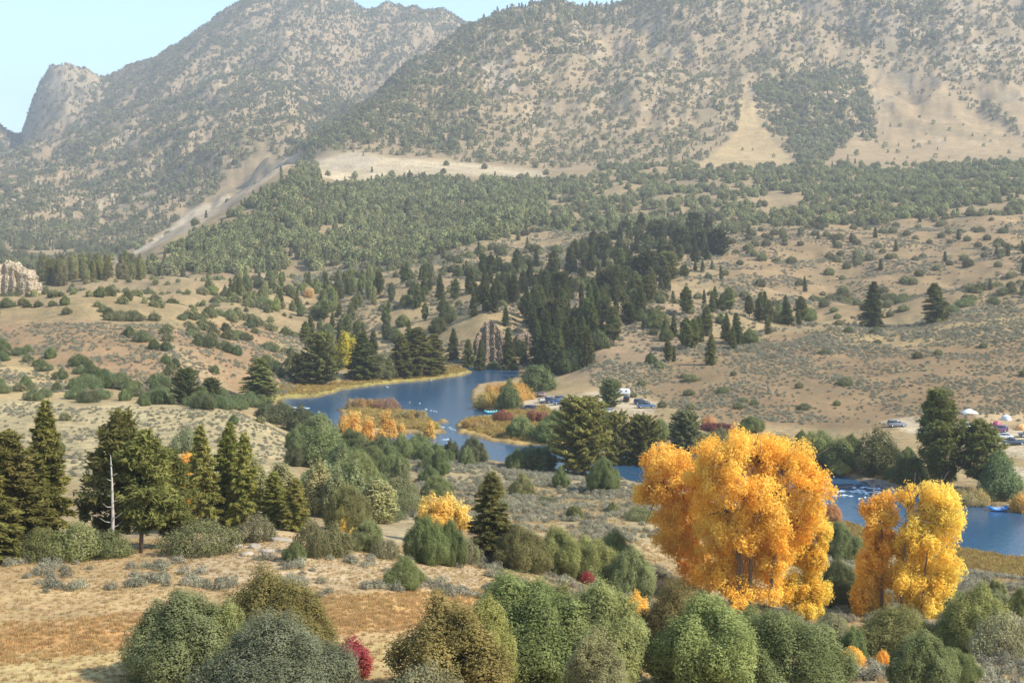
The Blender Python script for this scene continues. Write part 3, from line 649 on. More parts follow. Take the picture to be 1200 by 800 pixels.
HL = [
 # near junipers along the meadow
 ('juniper', 212, 797, 126, 112, (1, 1.05, 1), 'dense green juniper at the pale meadow, casting shade on orange grass', 0),
 ('juniper', 322, 778, 128, 116, YG, 'yellowish olive juniper rising behind the bluish juniper beside the red bush', 1),
 ('juniper', 325, 832, 158, 112, BL, 'bluish juniper with upright sprays directly beside the red bush', 2),
 ('conejuniper', 528, 818, 120, 132, OL, 'dark olive cone shaped juniper in front of the bright green juniper', 0),
 ('conejuniper', 572, 812, 66, 118, (1.2, 1.15, .8), 'narrow olive juniper squeezed between the dark cone juniper and bright green one', 1),
 ('juniper', 618, 790, 150, 128, BR, 'largest bright green juniper in the clump on the meadow edge', 3),
 ('juniper', 705, 800, 108, 124, (1.2, 1.2, 1), 'tall pale green juniper closing the meadow clump towards the orange cottonwood', 4),
 ('conejuniper', 698, 832, 78, 96, GY, 'grey green pointed juniper before the tall pale green juniper', 2),
 ('bush', 498, 842, 104, 66, GY, 'pale silvery shrub at the foot of the olive cone juniper', 0),
 ('juniper', 600, 762, 96, 92, (.95, 1.1, .95), 'green juniper crown peeping up behind the largest bright green juniper', 1),
 ('juniper', 790, 772, 84, 92, OL, 'brownish olive juniper under the orange cottonwood crown', 2),
 ('juniper', 832, 806, 124, 116, (1.1, 1.2, .9), 'broad yellow green juniper below the leaning cottonwood trunk', 0),
 ('juniper', 925, 812, 124, 106, (1.05, 1.12, .95), 'broad juniper below the yellow green side of the cottonwood', 3),
 ('conejuniper', 1000, 776, 34, 46, (1, 1.15, .9), 'small upright juniper beside golden sprouts on bare ground', 0),
 ('juniper', 1050, 772, 104, 62, (1.15, 1.1, .85), 'wide olive juniper at the feet of the twin cottonwoods', 2),
 ('juniper', 1084, 812, 76, 76, (1.1, 1.15, 1), 'green juniper on stony ground before the wide olive juniper', 4),
 ('juniper', 1142, 766, 84, 84, (1.15, 1.15, .85), 'rounded juniper beside the yellow cottonwood above the riverside sage', 1),
 ('bush', 1176, 775, 74, 60, GY, 'greyish twiggy shrub next to the rounded juniper above riverside sage', 1),
 ('juniper', 1198, 724, 34, 38, (1, 1.1, .8), 'small dark juniper by the orange grass on the river bank', 0),
 ('juniper', 1120, 800, 56, 46, (1, 1.1, .9), 'low juniper tucked between the stony ground juniper and the greyish shrub', 3),
 ('juniper', 985, 655, 46, 46, (.85, 1, .85), 'dark juniper between the two cottonwood groups near the river', 0),
 ('juniper', 985, 712, 52, 62, (.95, 1.05, 1), 'shaded green juniper below the dark one between the cottonwood groups', 1),
 ('bush', 975, 762, 54, 42, GY, 'grey shrub beside the broad juniper below the cottonwood', 2),
 ('juniper', 742, 700, 60, 62, (1, 1.1, 1), 'juniper at the downhill end of the olive juniper thicket', 4),
 ('juniper', 612, 668, 66, 56, (1.15, 1.1, .9), 'first olive juniper of the thicket nearest the tawny meadow', 1),
 ('juniper', 654, 672, 66, 58, (1.1, 1.15, .9), 'middle olive juniper of the thicket behind the meadow clump', 0),
 ('juniper', 694, 680, 66, 56, (1.2, 1.15, .95), 'pale olive juniper in the thicket above the small crimson bush', 3),
 ('juniper', 722, 668, 50, 48, (1.05, 1.1, .9), 'smaller juniper behind the thicket near the sagebrush flat', 2),
 ('juniper', 473, 689, 48, 38, (.95, 1.05, .85), 'single round juniper standing alone on the tawny meadow', 2),
 ('juniper', 345, 658, 27, 26, (.85, .95, .8), 'small dark juniper below the loose rock slabs', 0),
 ('juniper', 500, 660, 54, 62, (.9, 1, .8), 'dark juniper standing before the young golden cottonwood', 3),
 ('juniper', 528, 662, 40, 56, (.85, .95, .75), 'darker twin of the juniper before the young golden cottonwood', 4),
 ('fir', 575, 656, 62, 102, (1.1, 1.1, .9), 'lone bushy conifer on the slope beside the young golden cottonwood', 2),
 ('bush', 545, 660, 40, 34, GY, 'greyish shrub between the lone bushy conifer and dark juniper', 3),
 ('juniper', 655, 776, 70, 96, (1.1, 1.15, .9), 'green juniper crown wedged between the largest bright green one and the tall pale green one', 0),
 ('juniper', 878, 792, 70, 86, (1.05, 1.12, .9), 'green juniper wedged between the two broad ones below the cottonwood', 1),
 ('juniper', 268, 800, 70, 100, (1.1, 1.12, .9), 'green juniper filling the gap between the meadow juniper and the yellowish olive one', 4),
 # pines beyond the meadow edge
 ('fir', 51, 634, 66, 162, (1.25, 1.15, .85), 'tall pointed conifer with open layered branches above the pink rock patch', 0),
 ('fir', 12, 655, 92, 148, (1.15, 1.1, .8), 'broad hazy green conifer cut by the picture edge', 3),
 ('fir', -22, 660, 90, 130, (1.1, 1.1, .8), 'conifer partly outside the frame beside the broad hazy conifer', 1),
 ('ponderosa', 126, 646, 78, 164, (1.05, 1.05, .85), 'tall open pine directly behind the bare white snag', 0),
 ('ponderosa', 165, 648, 74, 142, (.95, 1, .75), 'dark pine with visible bare trunk beside the white snag', 1),
 ('ponderosa', 203, 640, 56, 110, (1.0, 1, .8), 'shorter pine with the orange cottonwood glowing behind it', 2),
 ('fir', 240, 622, 46, 122, (1.2, 1.15, .85), 'slim conifer with flat tufted top beside the orange leaves', 4),
 ('fir', 262, 618, 48, 122, (1.15, 1.15, .8), 'slim yellow green conifer in the middle of the pine stand', 0),
 ('fir', 287, 620, 46, 112, (1.25, 1.2, .85), 'last slim conifer of the stand with spiky layered top', 2),
 ('fir', 322, 618, 36, 66, (1.2, 1.15, .85), 'short conifer at the end of the pine stand above grey shrubs', 1),
 ('fir', 346, 622, 34, 62, (1.15, 1.1, .8), 'bushy short conifer rising from the grey shrubs', 3),
 ('bush', 88, 654, 84, 44, (1.1, 1.15, .85), 'wide olive shrub at the foot of the open pine', 0),
 ('bush', 48, 656, 62, 40, (1.1, 1.1, .8), 'olive shrub at the foot of the tall pointed conifer', 1),
 ('bush', 128, 652, 56, 32, (1.15, 1.15, .9), 'low olive shrub at the base of the white snag', 2),
 ('bush', 236, 648, 96, 44, (1.1, 1.1, .95), 'large rounded grey green shrub below the slim conifers', 3),
 ('bush', 300, 634, 48, 34, GY, 'grey shrub on the crest above the rock slabs', 0),
 ('bush', 365, 652, 44, 46, (1.05, 1, .9), 'dusky twiggy shrub above the small dark juniper', 1),
 ('bush', 392, 652, 46, 42, (1.1, 1.05, .9), 'grey brown shrub next to the dusky twiggy shrub', 2),
 ('bush', 452, 654, 38, 26, (1.15, 1.05, 1.1), 'mauve grey shrub on the rim of the tawny meadow', 3),
 ('juniper', 407, 622, 56, 60, (1.2, 1.15, 1), 'pale juniper above the small yellow cottonwood shoots', 3),
 ('poplar', 372, 604, 46, 66, (1.5, 1.3, 1.1), 'pale sage green broadleaf tree beyond the dusky shrubs', 0),
 ('poplar', 330, 590, 44, 52, (1.6, 1.45, 1.3), 'pale round broadleaf tree beside the last slim conifer', 1),
 ('poplar', 440, 612, 50, 56, (1.35, 1.25, 1.05), 'grey green broadleaf tree beside the pale juniper', 2),
 ('poplar', 300, 596, 40, 62, (1.4, 1.35, 1.1), 'pale broadleaf tree hidden half behind the last slim conifer', 0),
 ('juniper', 430, 646, 44, 40, (.95, 1, .9), 'grey green juniper on the rim below the broadleaf trees', 4),
 ('juniper', 418, 580, 60, 52, (1.0, 1.1, .9), 'full juniper on the slope above the pale broadleaf trees', 2),
 ('juniper', 400, 556, 48, 40, (.9, 1.05, .9), 'juniper between the river shrubs and the full slope juniper', 1),
 ('bush', 219, 530, 44, 30, (1.15, 1.25, 1.2), 'blue grey shrub on the straw terrace behind the orange cottonwood', 2),
 ('juniper', 459, 560, 34, 30, (.9, 1, .85), 'round juniper at the upper rim of the sagebrush slope', 0),
 ('juniper', 504, 568, 28, 24, (.85, 1, .85), 'dark little juniper above the wider one on the sage slope', 1),
 ('juniper', 512, 586, 40, 32, (.95, 1.05, .9), 'wider juniper below the dark little one on the sage slope', 3),
 ('conejuniper', 515, 556, 26, 32, (.85, 1, .85), 'pointed juniper on the river side of the sage slope', 1),
 ('conejuniper', 657, 571, 20, 26, (.85, 1, .8), 'small cone shaped juniper alone on the sagebrush flat', 2),
 ('juniper', 708, 576, 40, 42, (.9, 1.05, .85), 'dark round juniper on the flat under the big pines', 4),
 ('juniper', 612, 580, 30, 26, (1.1, 1.1, .95), 'faded juniper behind the lone bushy conifer', 2),
 ('juniper', 576, 586, 30, 36, (1.2, 1.1, .9), 'brownish juniper just behind the lone bushy conifer top', 0),
 # near bank of the river
 ('juniper', 322, 496, 48, 30, DK, 'dark juniper at the terrace corner above the river', 0),
 ('juniper', 352, 506, 44, 32, DK, 'next dark juniper down from the terrace corner', 1),
 ('conejuniper', 345, 546, 26, 30, DK, 'neat small juniper standing by itself at the terrace end', 0),
 ('juniper', 374, 518, 46, 40, (.85, .95, .8), 'juniper crowding the bank above the first river bend', 2),
 ('juniper', 378, 548, 56, 54, (.9, 1, .85), 'big rounded juniper over the river shrubs by the terrace end', 3),
 ('juniper', 410, 534, 40, 34, (.85, 1, .85), 'juniper on the bank below the golden island poplars', 4),
 ('juniper', 436, 552, 42, 32, (.9, 1, .85), 'low juniper on the bank under the golden poplars', 0),
 ('conejuniper', 448, 538, 22, 30, DK, 'slender dark juniper in front of the golden island poplars', 1),
 ('conejuniper', 470, 538, 26, 32, (.9, 1, .85), 'pointed juniper on the bank facing the brushy island', 2),
 ('juniper', 492, 538, 32, 34, (.85, 1, .85), 'round juniper on the bank facing the brushy island', 3),
 ('juniper', 512, 540, 24, 22, (.85, 1, .85), 'little juniper at the water past the brushy island', 4),
 ('conejuniper', 528, 538, 24, 26, DK, 'peaked dark juniper at the narrow channel mouth', 0),
 ('conejuniper', 554, 542, 34, 32, DK, 'broad peaked dark juniper by the narrow channel', 1),
 ('juniper', 606, 550, 28, 26, (.85, 1, .8), 'juniper at the near shore below the sandbar', 1),
 ('juniper', 628, 550, 50, 34, (.85, 1, .85), 'wide juniper at the near shore below the sandbar', 0),
 ('roundpine', 681, 555, 72, 86, (1.15, 1.12, .8), 'biggest rounded pine beside the river below the car park', 0),
 ('roundpine', 722, 556, 44, 70, (.95, .95, .7), 'dark open pine next to the biggest rounded pine', 1),
 ('roundpine', 752, 556, 46, 66, (1, 1, .7), 'open pine with water glinting under its boughs', 2),
 ('roundpine', 803, 540, 42, 56, DK, 'dark rounded pine just behind the orange cottonwood', 0),
 # far bank of the river
 ('fir', 303, 470, 46, 50, (.95, 1.0, .75), 'large dome shaped conifer on the inner river bend', 1),
 ('roundpine', 217, 474, 32, 40, (.6, .7, .6), 'very dark pine on the terrace shrub line', 1),
 ('roundpine', 247, 470, 24, 26, (.65, .75, .6), 'small dark pine between the shrub line and dome conifer', 2),
 ('roundpine', 380, 450, 46, 58, (.8, .85, .65), 'large dark conifer behind the grassy river spit', 0),
 ('fir', 424, 444, 40, 54, (.7, .8, .6), 'dark pointed conifer beside the yellow riverside tree', 2),
 ('roundpine', 352, 450, 30, 34, (.75, .85, .7), 'dark pine at the near end of the grassy spit', 1),
 ('fir', 488, 440, 50, 56, (.95, .9, .7), 'brownish broad conifer behind the middle of the spit', 4),
 ('fir', 508, 438, 34, 46, (.9, .9, .7), 'brownish conifer leaning over the tip of the spit', 3),
 ('fir', 470, 442, 34, 50, (.9, .9, .7), 'conifer joined to the brownish broad one on the spit', 0),
 ('juniper', 447, 443, 36, 34, (1.0, 1.0, .9), 'grey green juniper filling the gap in the spit conifers', 2),
 ('poplar', 408, 430, 34, 42, (2.2, 1.75, .5), 'yellow green autumn tree above the spit conifers', 0),
 ('fir', 1022, 384, 26, 54, (.75, .85, .65), 'solitary tall conifer on the brow of the brown sage hill', 1),
 ('fir', 1097, 378, 30, 46, (.75, .85, .65), 'second tall conifer farther along the sage hill brow', 3),
 ('ponderosa', 1108, 574, 62, 118, (.8, .85, .65), 'tallest dark pine on the far river bank by the camp', 0),
 ('ponderosa', 1152, 576, 60, 84, (.8, .85, .65), 'shorter dark pine between the tallest pine and the beach', 1),
 ('juniper', 1172, 584, 48, 60, (.8, 1, .9), 'bluish green round tree at the beach beside the blue raft', 3),
 ('juniper', 1030, 556, 62, 54, (.8, .85, .75), 'dense dark tree behind the rock pile in the rapids', 1),
 ('juniper', 1065, 566, 40, 44, (.75, .85, .7), 'dark tree at the foot of the tallest riverside pine', 0),
 ('juniper', 985, 550, 46, 44, (.95, 1, .8), 'green riverside tree opposite the cottonwood shoulder', 2),
 ('juniper', 950, 545, 46, 42, (1, 1.05, .8), 'green riverside tree beside the orange cottonwood top', 3),
 ('juniper', 915, 538, 40, 34, (.95, 1, .8), 'riverside tree partly hidden by the orange cottonwood top', 4),
 ('juniper', 880, 506, 32, 20, (.85, .9, .7), 'low dark juniper at the foot of the brown sage hill', 0),
 ('roundpine', 716, 478, 26, 32, (.85, 1.0, 1.0), 'blue green round tree standing in the middle of the car park', 1),
 ('juniper', 597, 480, 32, 36, (.85, 1, .85), 'green tree over the orange willows beside the car park', 1),
 ('juniper', 630, 458, 44, 36, (.8, .95, .8), 'leafy green tree where the cliff forest meets the car park', 2),
 ('juniper', 668, 436, 34, 30, (.75, .9, .75), 'dark green tree above the car park entrance', 3),
 ('juniper', 610, 512, 36, 30, (.95, 1.05, .85), 'green tree on the sandbar beside russet willows', 4),
 ('juniper', 642, 516, 38, 30, (.9, 1.05, .8), 'wide green tree between sandbar and biggest rounded pine', 0),
 ('juniper', 773, 512, 26, 22, (.95, 1.05, .85), 'green tree between the car park and the orange cottonwood', 2),
 ('juniper', 655, 504, 40, 26, (.85, 1, .8), 'shrubby tree on the river side of the gravel car park', 3),
 ('fir', 562, 438, 14, 40, (.8, .9, .7), 'dark conifer standing against the face of the river cliff', 0),
 ('fir', 597, 436, 20, 52, (.75, .85, .65), 'conifer between the river cliff and the dark stand', 2),
 ('fir', 549, 432, 16, 34, (.85, .95, .75), 'conifer at the water line on the shaded side of the cliff', 3),
 ('juniper', 578, 438, 22, 16, (.85, 1, .8), 'round shrubby juniper at the foot of the river cliff', 1),
 # autumn colour
 ('goldbush', 1000, 780, 34, 22, (1, 1, 1), 'low golden sprouts on bare ground by the small upright juniper', 0),
 ('goldbush', 1034, 778, 16, 20, (1, .9, 1), 'tuft of golden leaves beside the stony path', 1),
 ('goldbush', 745, 728, 32, 38, (1, 1, 1), 'golden thicket glowing behind the brownish olive juniper', 2),
 ('goldbush', 412, 792, 52, 46, (.46, .17, .8), 'crimson red bush beside the bluish juniper', 0),
 ('goldbush', 688, 684, 16, 18, (.46, .15, .7), 'small crimson bush peeking above the meadow clump', 1),
 ('goldbush', 862, 778, 70, 22, (.7, .75, 1), 'rusty undergrowth beneath the broad yellow green juniper', 2),
 ('goldbush', 400, 622, 18, 30, (1, 1.15, 1.5), 'small yellow cottonwood shoots before the pale juniper', 0),
 ('goldbush', 414, 634, 16, 18, (1, 1.2, 1.5), 'lower yellow shoots beside the pale juniper', 1),
 ('goldbush', 595, 468, 62, 20, (.66, .62, .8), 'orange willow thicket on the bank below the cliff', 1),
 ('goldbush', 572, 476, 34, 18, (.58, .66, 1), 'ochre willow thicket at the river edge near the moored raft', 2),
 ('goldbush', 420, 478, 34, 12, (.50, .52, 1.1), 'tawny willow clump on the upstream end of the island', 0),
 ('goldbush', 452, 480, 36, 14, (.42, .38, 1.1), 'russet willow clump in the middle of the island', 1),
 ('goldbush', 482, 492, 36, 12, (.50, .58, 1.1), 'tawny willow clump near the downstream end of the island', 2),
 ('goldbush', 505, 502, 24, 9, (.52, .70, 1), 'yellowish willow clump on the island tip', 0),
 ('goldbush', 590, 494, 26, 16, (.40, .30, .8), 'russet red willow by the moored raft', 1),
 ('goldbush', 632, 494, 30, 14, (.40, .30, .8), 'russet red willow at the edge of the car park gravel', 2),
 ('goldbush', 562, 500, 40, 10, (.55, .58, 1), 'ochre low willow along the sandbar', 0),
 ('goldbush', 1142, 588, 46, 18, (.6, .72, 1.4), 'yellow ochre willow hanging over the water by the beach', 1),
 ('goldbush', 1196, 600, 24, 24, (.8, .8, 1.2), 'orange bush at the bank past the blue raft', 2),
 ('goldbush', 985, 554, 26, 14, (.55, .75, 1.2), 'ochre fringe of willow under the green riverside trees', 0),
 ('goldbush', 975, 612, 26, 26, (.6, .5, 1), 'orange willow on the bank between the cottonwood groups', 1),
 ('goldbush', 840, 504, 40, 9, (.26, .15, .6), 'dark red brush at the foot of the sage hill', 2),
 ('goldbush', 830, 500, 18, 14, (.7, .65, 1.5), 'orange bush poking up behind the cottonwood crown', 0),
 ('goldbush', 362, 348, 14, 14, (.8, .9, 2), 'tiny orange tree among the far valley conifers', 1),
]
for r_ in HL:
    kd, u_, vb_, w_, h_, tn, lb, vr = r_
    nm = ct = None
    if kd == 'goldbush' and tn[1] < .2: nm, ct = 'red_bush', 'red bush'
    if kd == 'poplar' and tn[0] > 2: nm, ct = 'autumn_tree', 'autumn tree'
    if vb_ > 740 and w_ > 60: w_ *= 1.12
    plant_px(kd, u_, vb_, w_, h_, tn, lb, variant=vr, name=nm, cat=ct)

# ------------------------------------------------------------------ cottonwoods, each with its own shape
def cottonwood(ub, vb, stems, lobes, n, label, tint=(1, 1, 1), leaf=.165, clump=.36, seed=5, yoff=0.0, group=None):
    """lobes: (u, v, ru, rv, dy) of the crown; stems: lists of (u, v) up each trunk"""
    rng = np.random.default_rng(seed)
    x0, y0, z0 = hit(ub, vb); y0 += yoff; x0 = (ub - 600) / F * y0; z0 = ground_z(x0, y0)
    s_ = y0 / F
    def loc(u_, v_, dy=0): return np.array([(u_ - 600) * s_ - x0, dy, HC - (v_ - V0) * s_ - z0])
    Ls = []
    for u_, v_, ru, rv, dy in lobes:
        c = loc(u_, v_, dy); r1_ = ru * s_
        for _ in range(14):      # each bough breaks into uneven leaf masses
            d_ = rng.normal(0, 1, 3); d_ /= np.linalg.norm(d_); q_ = rng.uniform(.16, .36); w_ = rng.uniform(.5, .95)
            Ls.append((c[0] + d_[0] * r1_ * w_, c[1] + d_[1] * r1_ * w_, c[2] + d_[2] * rv * s_ * w_, r1_ * q_, r1_ * q_, rv * s_ * q_ * 1.25))
        Ls.append((*c, r1_ * .42, r1_ * .42, rv * s_ * .42))
    V, cv = lobe_cloud(Ls, n, clump, leaf, rng, fill=.3, up=.2, jit=.6, asp=1.2, vst=1.5)
    o = bpy.data.objects.new('cottonwood_tree', None); COL.objects.link(o); o.location = (x0, y0, z0)
    tag(o, label, 'cottonwood', group)
    c = link('crown', leaf_mesh('cottonwood_crown', V, [M_GOLD], clump=cv), o); c.color = (*tint, 1)
    LA = np.array([(loc(l[0], l[1] , l[4])) for l in lobes])
    for st in stems:
        pts = [loc(u_, v_, 0) for u_, v_ in st]; pts[0][2] -= .6
        th = .013 * abs(pts[-1][2] - pts[0][2]) + .05
        nr = [th * (1 - .75 * i / (len(pts) - 1)) for i in range(len(pts))]
        tr = MB(); tr.tube(pts, nr, 8)
        for tgt in LA:      # limbs reach into the boughs near this trunk
            dd = np.linalg.norm(tgt[:2] - pts[-1][:2])
            if dd < 6.5:
                b_ = pts[len(pts) // 2] * .6 + pts[-1] * .4
                if tgt[2] > b_[2] - 1:
                    mid = (b_ + tgt) / 2 + rng.normal(0, .3, 3)
                    tr.tube([b_, mid, tgt], [nr[-1] * .8, nr[-1] * .55, .02], 5)
                    for _ in range(8):
                        e_ = tgt + rng.normal(0, 1.5, 3); tr.tube([mid * .4 + tgt * .6, e_], [.05, .012], 4)
        link('trunk', tr.me('cottonwood_trunk', [M_BARK]), o)
    return o
cottonwood(868, 722, [[(862, 722), (866, 660), (852, 610), (848, 585)], [(878, 722), (880, 650), (884, 600), (890, 560)], [(900, 724), (905, 670), (912, 620), (925, 575)], [(870, 720), (868, 650), (870, 600), (868, 560)]],
  [(850, 530, 34, 26, 0), (885, 528, 36, 27, 1), (925, 540, 30, 28, 0), (950, 570, 24, 30, -1), (905, 575, 40, 30, -1.5), (862, 572, 38, 28, -1.5), (948, 610, 24, 26, 0), (915, 620, 32, 26, -1), (880, 615, 30, 22, 1.5), (838, 600, 30, 22, 1), (905, 665, 26, 20, 1), (875, 695, 40, 14, 0), (850, 660, 16, 18, 1.5), (838, 560, 28, 24, 2), (925, 590, 40, 40, 2.5), (900, 540, 50, 26, 3), (850, 640, 34, 24, 3), (890, 655, 34, 26, 3), (870, 690, 40, 22, 3), (835, 680, 22, 18, 1), (925, 640, 26, 26, 1), (860, 620, 30, 22, -1)],
  120000, 'biggest orange cottonwood with several dark trunks beside the river', tint=(1, 1.0, .92), seed=5)
cottonwood(828, 700, [[(832, 700), (825, 660), (812, 615), (800, 580)]],
  [(768, 556, 27, 22, 0), (795, 540, 32, 24, -.5), (815, 562, 34, 26, -1), (785, 585, 32, 20, 0), (758, 578, 15, 14, 0), (800, 625, 26, 20, 0), (785, 612, 26, 14, -.5), (825, 600, 24, 22, -1), (812, 652, 26, 14, 1), (830, 530, 20, 16, 0), (800, 600, 34, 22, 2), (785, 640, 22, 16, 1), (818, 678, 20, 16, 1.5)],
  56000, 'orange cottonwood with a leaning trunk joined to the biggest one', tint=(1, .94, .9), seed=6, yoff=1.5)
cottonwood(948, 722, [[(940, 724), (944, 690), (950, 660), (952, 640)]],
  [(952, 650, 20, 24, 0), (955, 690, 16, 24, 0), (945, 715, 18, 14, -1), (930, 690, 22, 18, -.5), (962, 625, 13, 16, 0), (935, 650, 16, 18, .5)],
  32000, 'smaller yellow green cottonwood against the side of the biggest one', tint=(.95, 1.08, 1.0), seed=7, yoff=-1.5)
cottonwood(1034, 722, [[(1033, 722), (1034, 660), (1034, 625), (1030, 605)]],
  [(1034, 598, 22, 20, 0), (1020, 602, 12, 16, 0), (1042, 606, 12, 16, 0), (1018, 660, 18, 26, .5), (1012, 690, 17, 20, .5), (1040, 640, 20, 18, 1), (1035, 680, 20, 24, 1), (1010, 715, 12, 12, 0)  , (1030, 630, 18, 20, 1.5), (1028, 700, 20, 16, 1)],
  36000, 'slimmer orange cottonwood with round top and straight dark trunk', tint=(1, .97, .95), seed=8)
cottonwood(1082, 722, [[(1080, 722), (1082, 680), (1086, 655), (1088, 620)], [(1056, 720), (1058, 670), (1060, 640), (1062, 600)]],
  [(1066, 582, 12, 14, .5), (1090, 590, 26, 24, 0), (1110, 610, 20, 30, -.5), (1085, 625, 28, 24, 0), (1068, 644, 16, 24, 1), (1070, 680, 24, 24, .5), (1105, 660, 22, 24, 0), (1100, 690, 18, 20, -.5), (1088, 715, 14, 18, -1), (1100, 580, 20, 14, .5), (1078, 655, 24, 26, 2), (1068, 705, 18, 16, 1.5), (1095, 640, 26, 30, 2)],
  52000, 'full yellow cottonwood growing beside the slimmer orange one', tint=(1, 1.12, 1.1), seed=9, yoff=-.5)
cottonwood(228, 610, [[(226, 610), (226, 570), (224, 550)]], [(212, 545, 12, 12, 0), (232, 545, 15, 15, 0), (225, 565, 22, 16, 0), (208, 580, 12, 14, 0), (222, 590, 18, 14, 1)],
  9000, 'orange cottonwood glowing behind the pines beyond the meadow', tint=(1, .92, .8), seed=10, yoff=8)
cottonwood(518, 640, [[(516, 640), (516, 620), (515, 610)]], [(502, 596, 14, 13, 0), (522, 596, 16, 13, 0), (540, 600, 12, 11, 0), (545, 612, 8, 8, 0), (515, 612, 24, 12, 0)],
  12000, 'young golden cottonwood behind the dark juniper pair', tint=(1, 1.15, 1.6), seed=11, yoff=2, leaf=.17)
for (uu, vb_, hh, ww, lb) in [(414, 525, 42, 24, 'widest golden poplar on the brushy island shore'), (432, 530, 40, 14, 'slim golden poplar beside the widest one on the island shore'), (404, 514, 26, 13, 'short golden poplar at the upstream end of the island row'),
                              (451, 524, 44, 14, 'tallest slim golden poplar in the island row'), (459, 522, 30, 10, 'thin golden poplar just past the tallest slim one'), (471, 516, 18, 7, 'smallest golden poplar in the island row'), (504, 518, 22, 11, 'golden poplar at the downstream end of the island row'), (446, 532, 26, 12, 'low golden poplar on the bank below the tallest slim one')]:
    cottonwood(uu, vb_, [[(uu, vb_), (uu, vb_ - hh * .6)]], [(uu, vb_ - hh * .78, ww * .36, hh * .22, 0), (uu - ww * .12, vb_ - hh * .5, ww * .48, hh * .28, 0), (uu + ww * .2, vb_ - hh * .35, ww * .42, hh * .24, 0), (uu, vb_ - hh * .18, ww * .42, hh * .16, 0)],
      3200, lb, tint=(.82, .84, 1.2), seed=20 + uu, leaf=.34, clump=.7)
# dead snag
x, y, z = hit(131, 648); y -= 2.5; x = (131 - 600) / F * y; z = ground_z(x, y); s_ = y / F
o = bpy.data.objects.new('dead_tree', None); COL.objects.link(o); o.location = (x, y, z - .3); tag(o, 'bare white snag with broken branch stubs in front of the open pine', 'dead tree')
mb = MB(); Ht = 122 * s_; mb.tube([(0, 0, 0), (.1, 0, Ht * .4), (.0, .05, Ht * .75), (-.1, 0, Ht)], [.20, .15, .09, .02], 7)
link('trunk', mb.me('snag_trunk', [M_DEAD]), o)
for k_ in range(16):
    zt = Ht * (.15 + .05 * k_); a = k_ * 2.4; L_ = (1.5 - .07 * k_) * random.uniform(.5, 1.2); mb = MB()
    mb.tube([(0.03, 0, zt), (L_ * .5 * math.cos(a), L_ * .5 * math.sin(a), zt + .1), (L_ * math.cos(a), L_ * math.sin(a), zt + .45 * L_)], [.05, .03, .01], 5)
    link('branch', mb.me('snag_branch', [M_DEAD]), o)
print('hand', round(time.time() - T0, 1))
# ------------------------------------------------------------------ woods and scrub by district
CELLW = (2.5 * YY / F) * (YY * (lnY[1] - lnY[0]))
def district(poly, ylo, yhi, n, nscale=0.0, thr=-.1, soft=.25, avoid=(), seed=1, margin=True, hid=None):
    P = np.array(poly, float)
    sl = (YY > ylo) & (YY < yhi) & (RD > 2.5) & (UU > P[:, 0].min()) & (UU < P[:, 0].max())
    if not sl.any(): return np.zeros((0, 4))
    ii, jj = np.where(sl); u_ = UU[sl]; v_ = VV[sl]
    w_ = CELLW[sl] * (sdist(u_, v_, poly) < 0)
    for a_, am in avoid: w_ = w_ * np.where(sdist(u_, v_, a_) < 0, am, 1)
    if nscale:
        nn = fbm(XX[sl] / nscale, YY[sl] / (nscale * 1.1), seed, 4); w_ = w_ * (0.03 + sstep(thr, thr + soft, nn))
    if w_.sum() <= 0: return np.zeros((0, 4))
    rng = np.random.default_rng(seed * 13 + 5)
    pk_ = rng.choice(len(ii), n, p=w_ / w_.sum())
    i = ii[pk_]; j = jj[pk_]; fi = rng.uniform(0, 1, n); fj = rng.uniform(0, 1, n)
    i = np.minimum(i, NY - 2); j = np.minimum(j, NU - 2)
    def bl(A): return (A[i, j] * (1 - fj) + A[i, j + 1] * fj) * (1 - fi) + (A[i + 1, j] * (1 - fj) + A[i + 1, j + 1] * fj) * fi
    vis = VV[i, j] - VMIN[i, j]
    return np.stack([bl(XX), bl(YY), bl(ZZ), vis], 1)
FAN1 = [(870, 98), (880, 105), (885, 135), (905, 165), (940, 196), (810, 198), (845, 172), (866, 150)]
BOWL = [(1008, 78), (1060, 92), (1115, 104), (1128, 130), (1200, 165), (1300, 190), (1000, 198), (960, 196), (1000, 160), (1028, 165), (1020, 120)]
BOWL2 = [(1142, 98), (1300, 105), (1300, 150), (1200, 150), (1165, 130)]
BENCH = [(368, 178), (470, 184), (645, 199), (700, 197), (700, 206), (640, 213), (560, 213), (470, 212), (420, 219), (372, 221)]
TALUS = [(292, 184), (350, 184), (350, 200), (332, 212), (276, 250), (206, 294), (134, 328), (108, 318), (180, 278), (250, 233)]
PEAK = [(22, 165), (45, 88), (70, 66), (118, 84), (116, 112), (80, 150), (50, 200)]
AV = [(PEAK, .2), (FAN1, .02), (BOWL, .04), (BOWL2, .05), (BENCH, .03), (TALUS, .02)]
SP = []      # stuff points: name -> list of arrays
def sp(stuff, kindw, pts, hlo, hhi, seed=3, tall=1.0, power=1.0):
    rng = np.random.default_rng(seed); n = len(pts)
    if n == 0: return
    hh = hlo + (hhi - hlo) * rng.uniform(0, 1, n) ** power
    ks = list(kindw); pr = np.array([kindw[k_] for k_ in ks], float); pr /= pr.sum()
    SP.append((stuff, ks, rng.choice(len(ks), n, p=pr), pts, hh, tall))
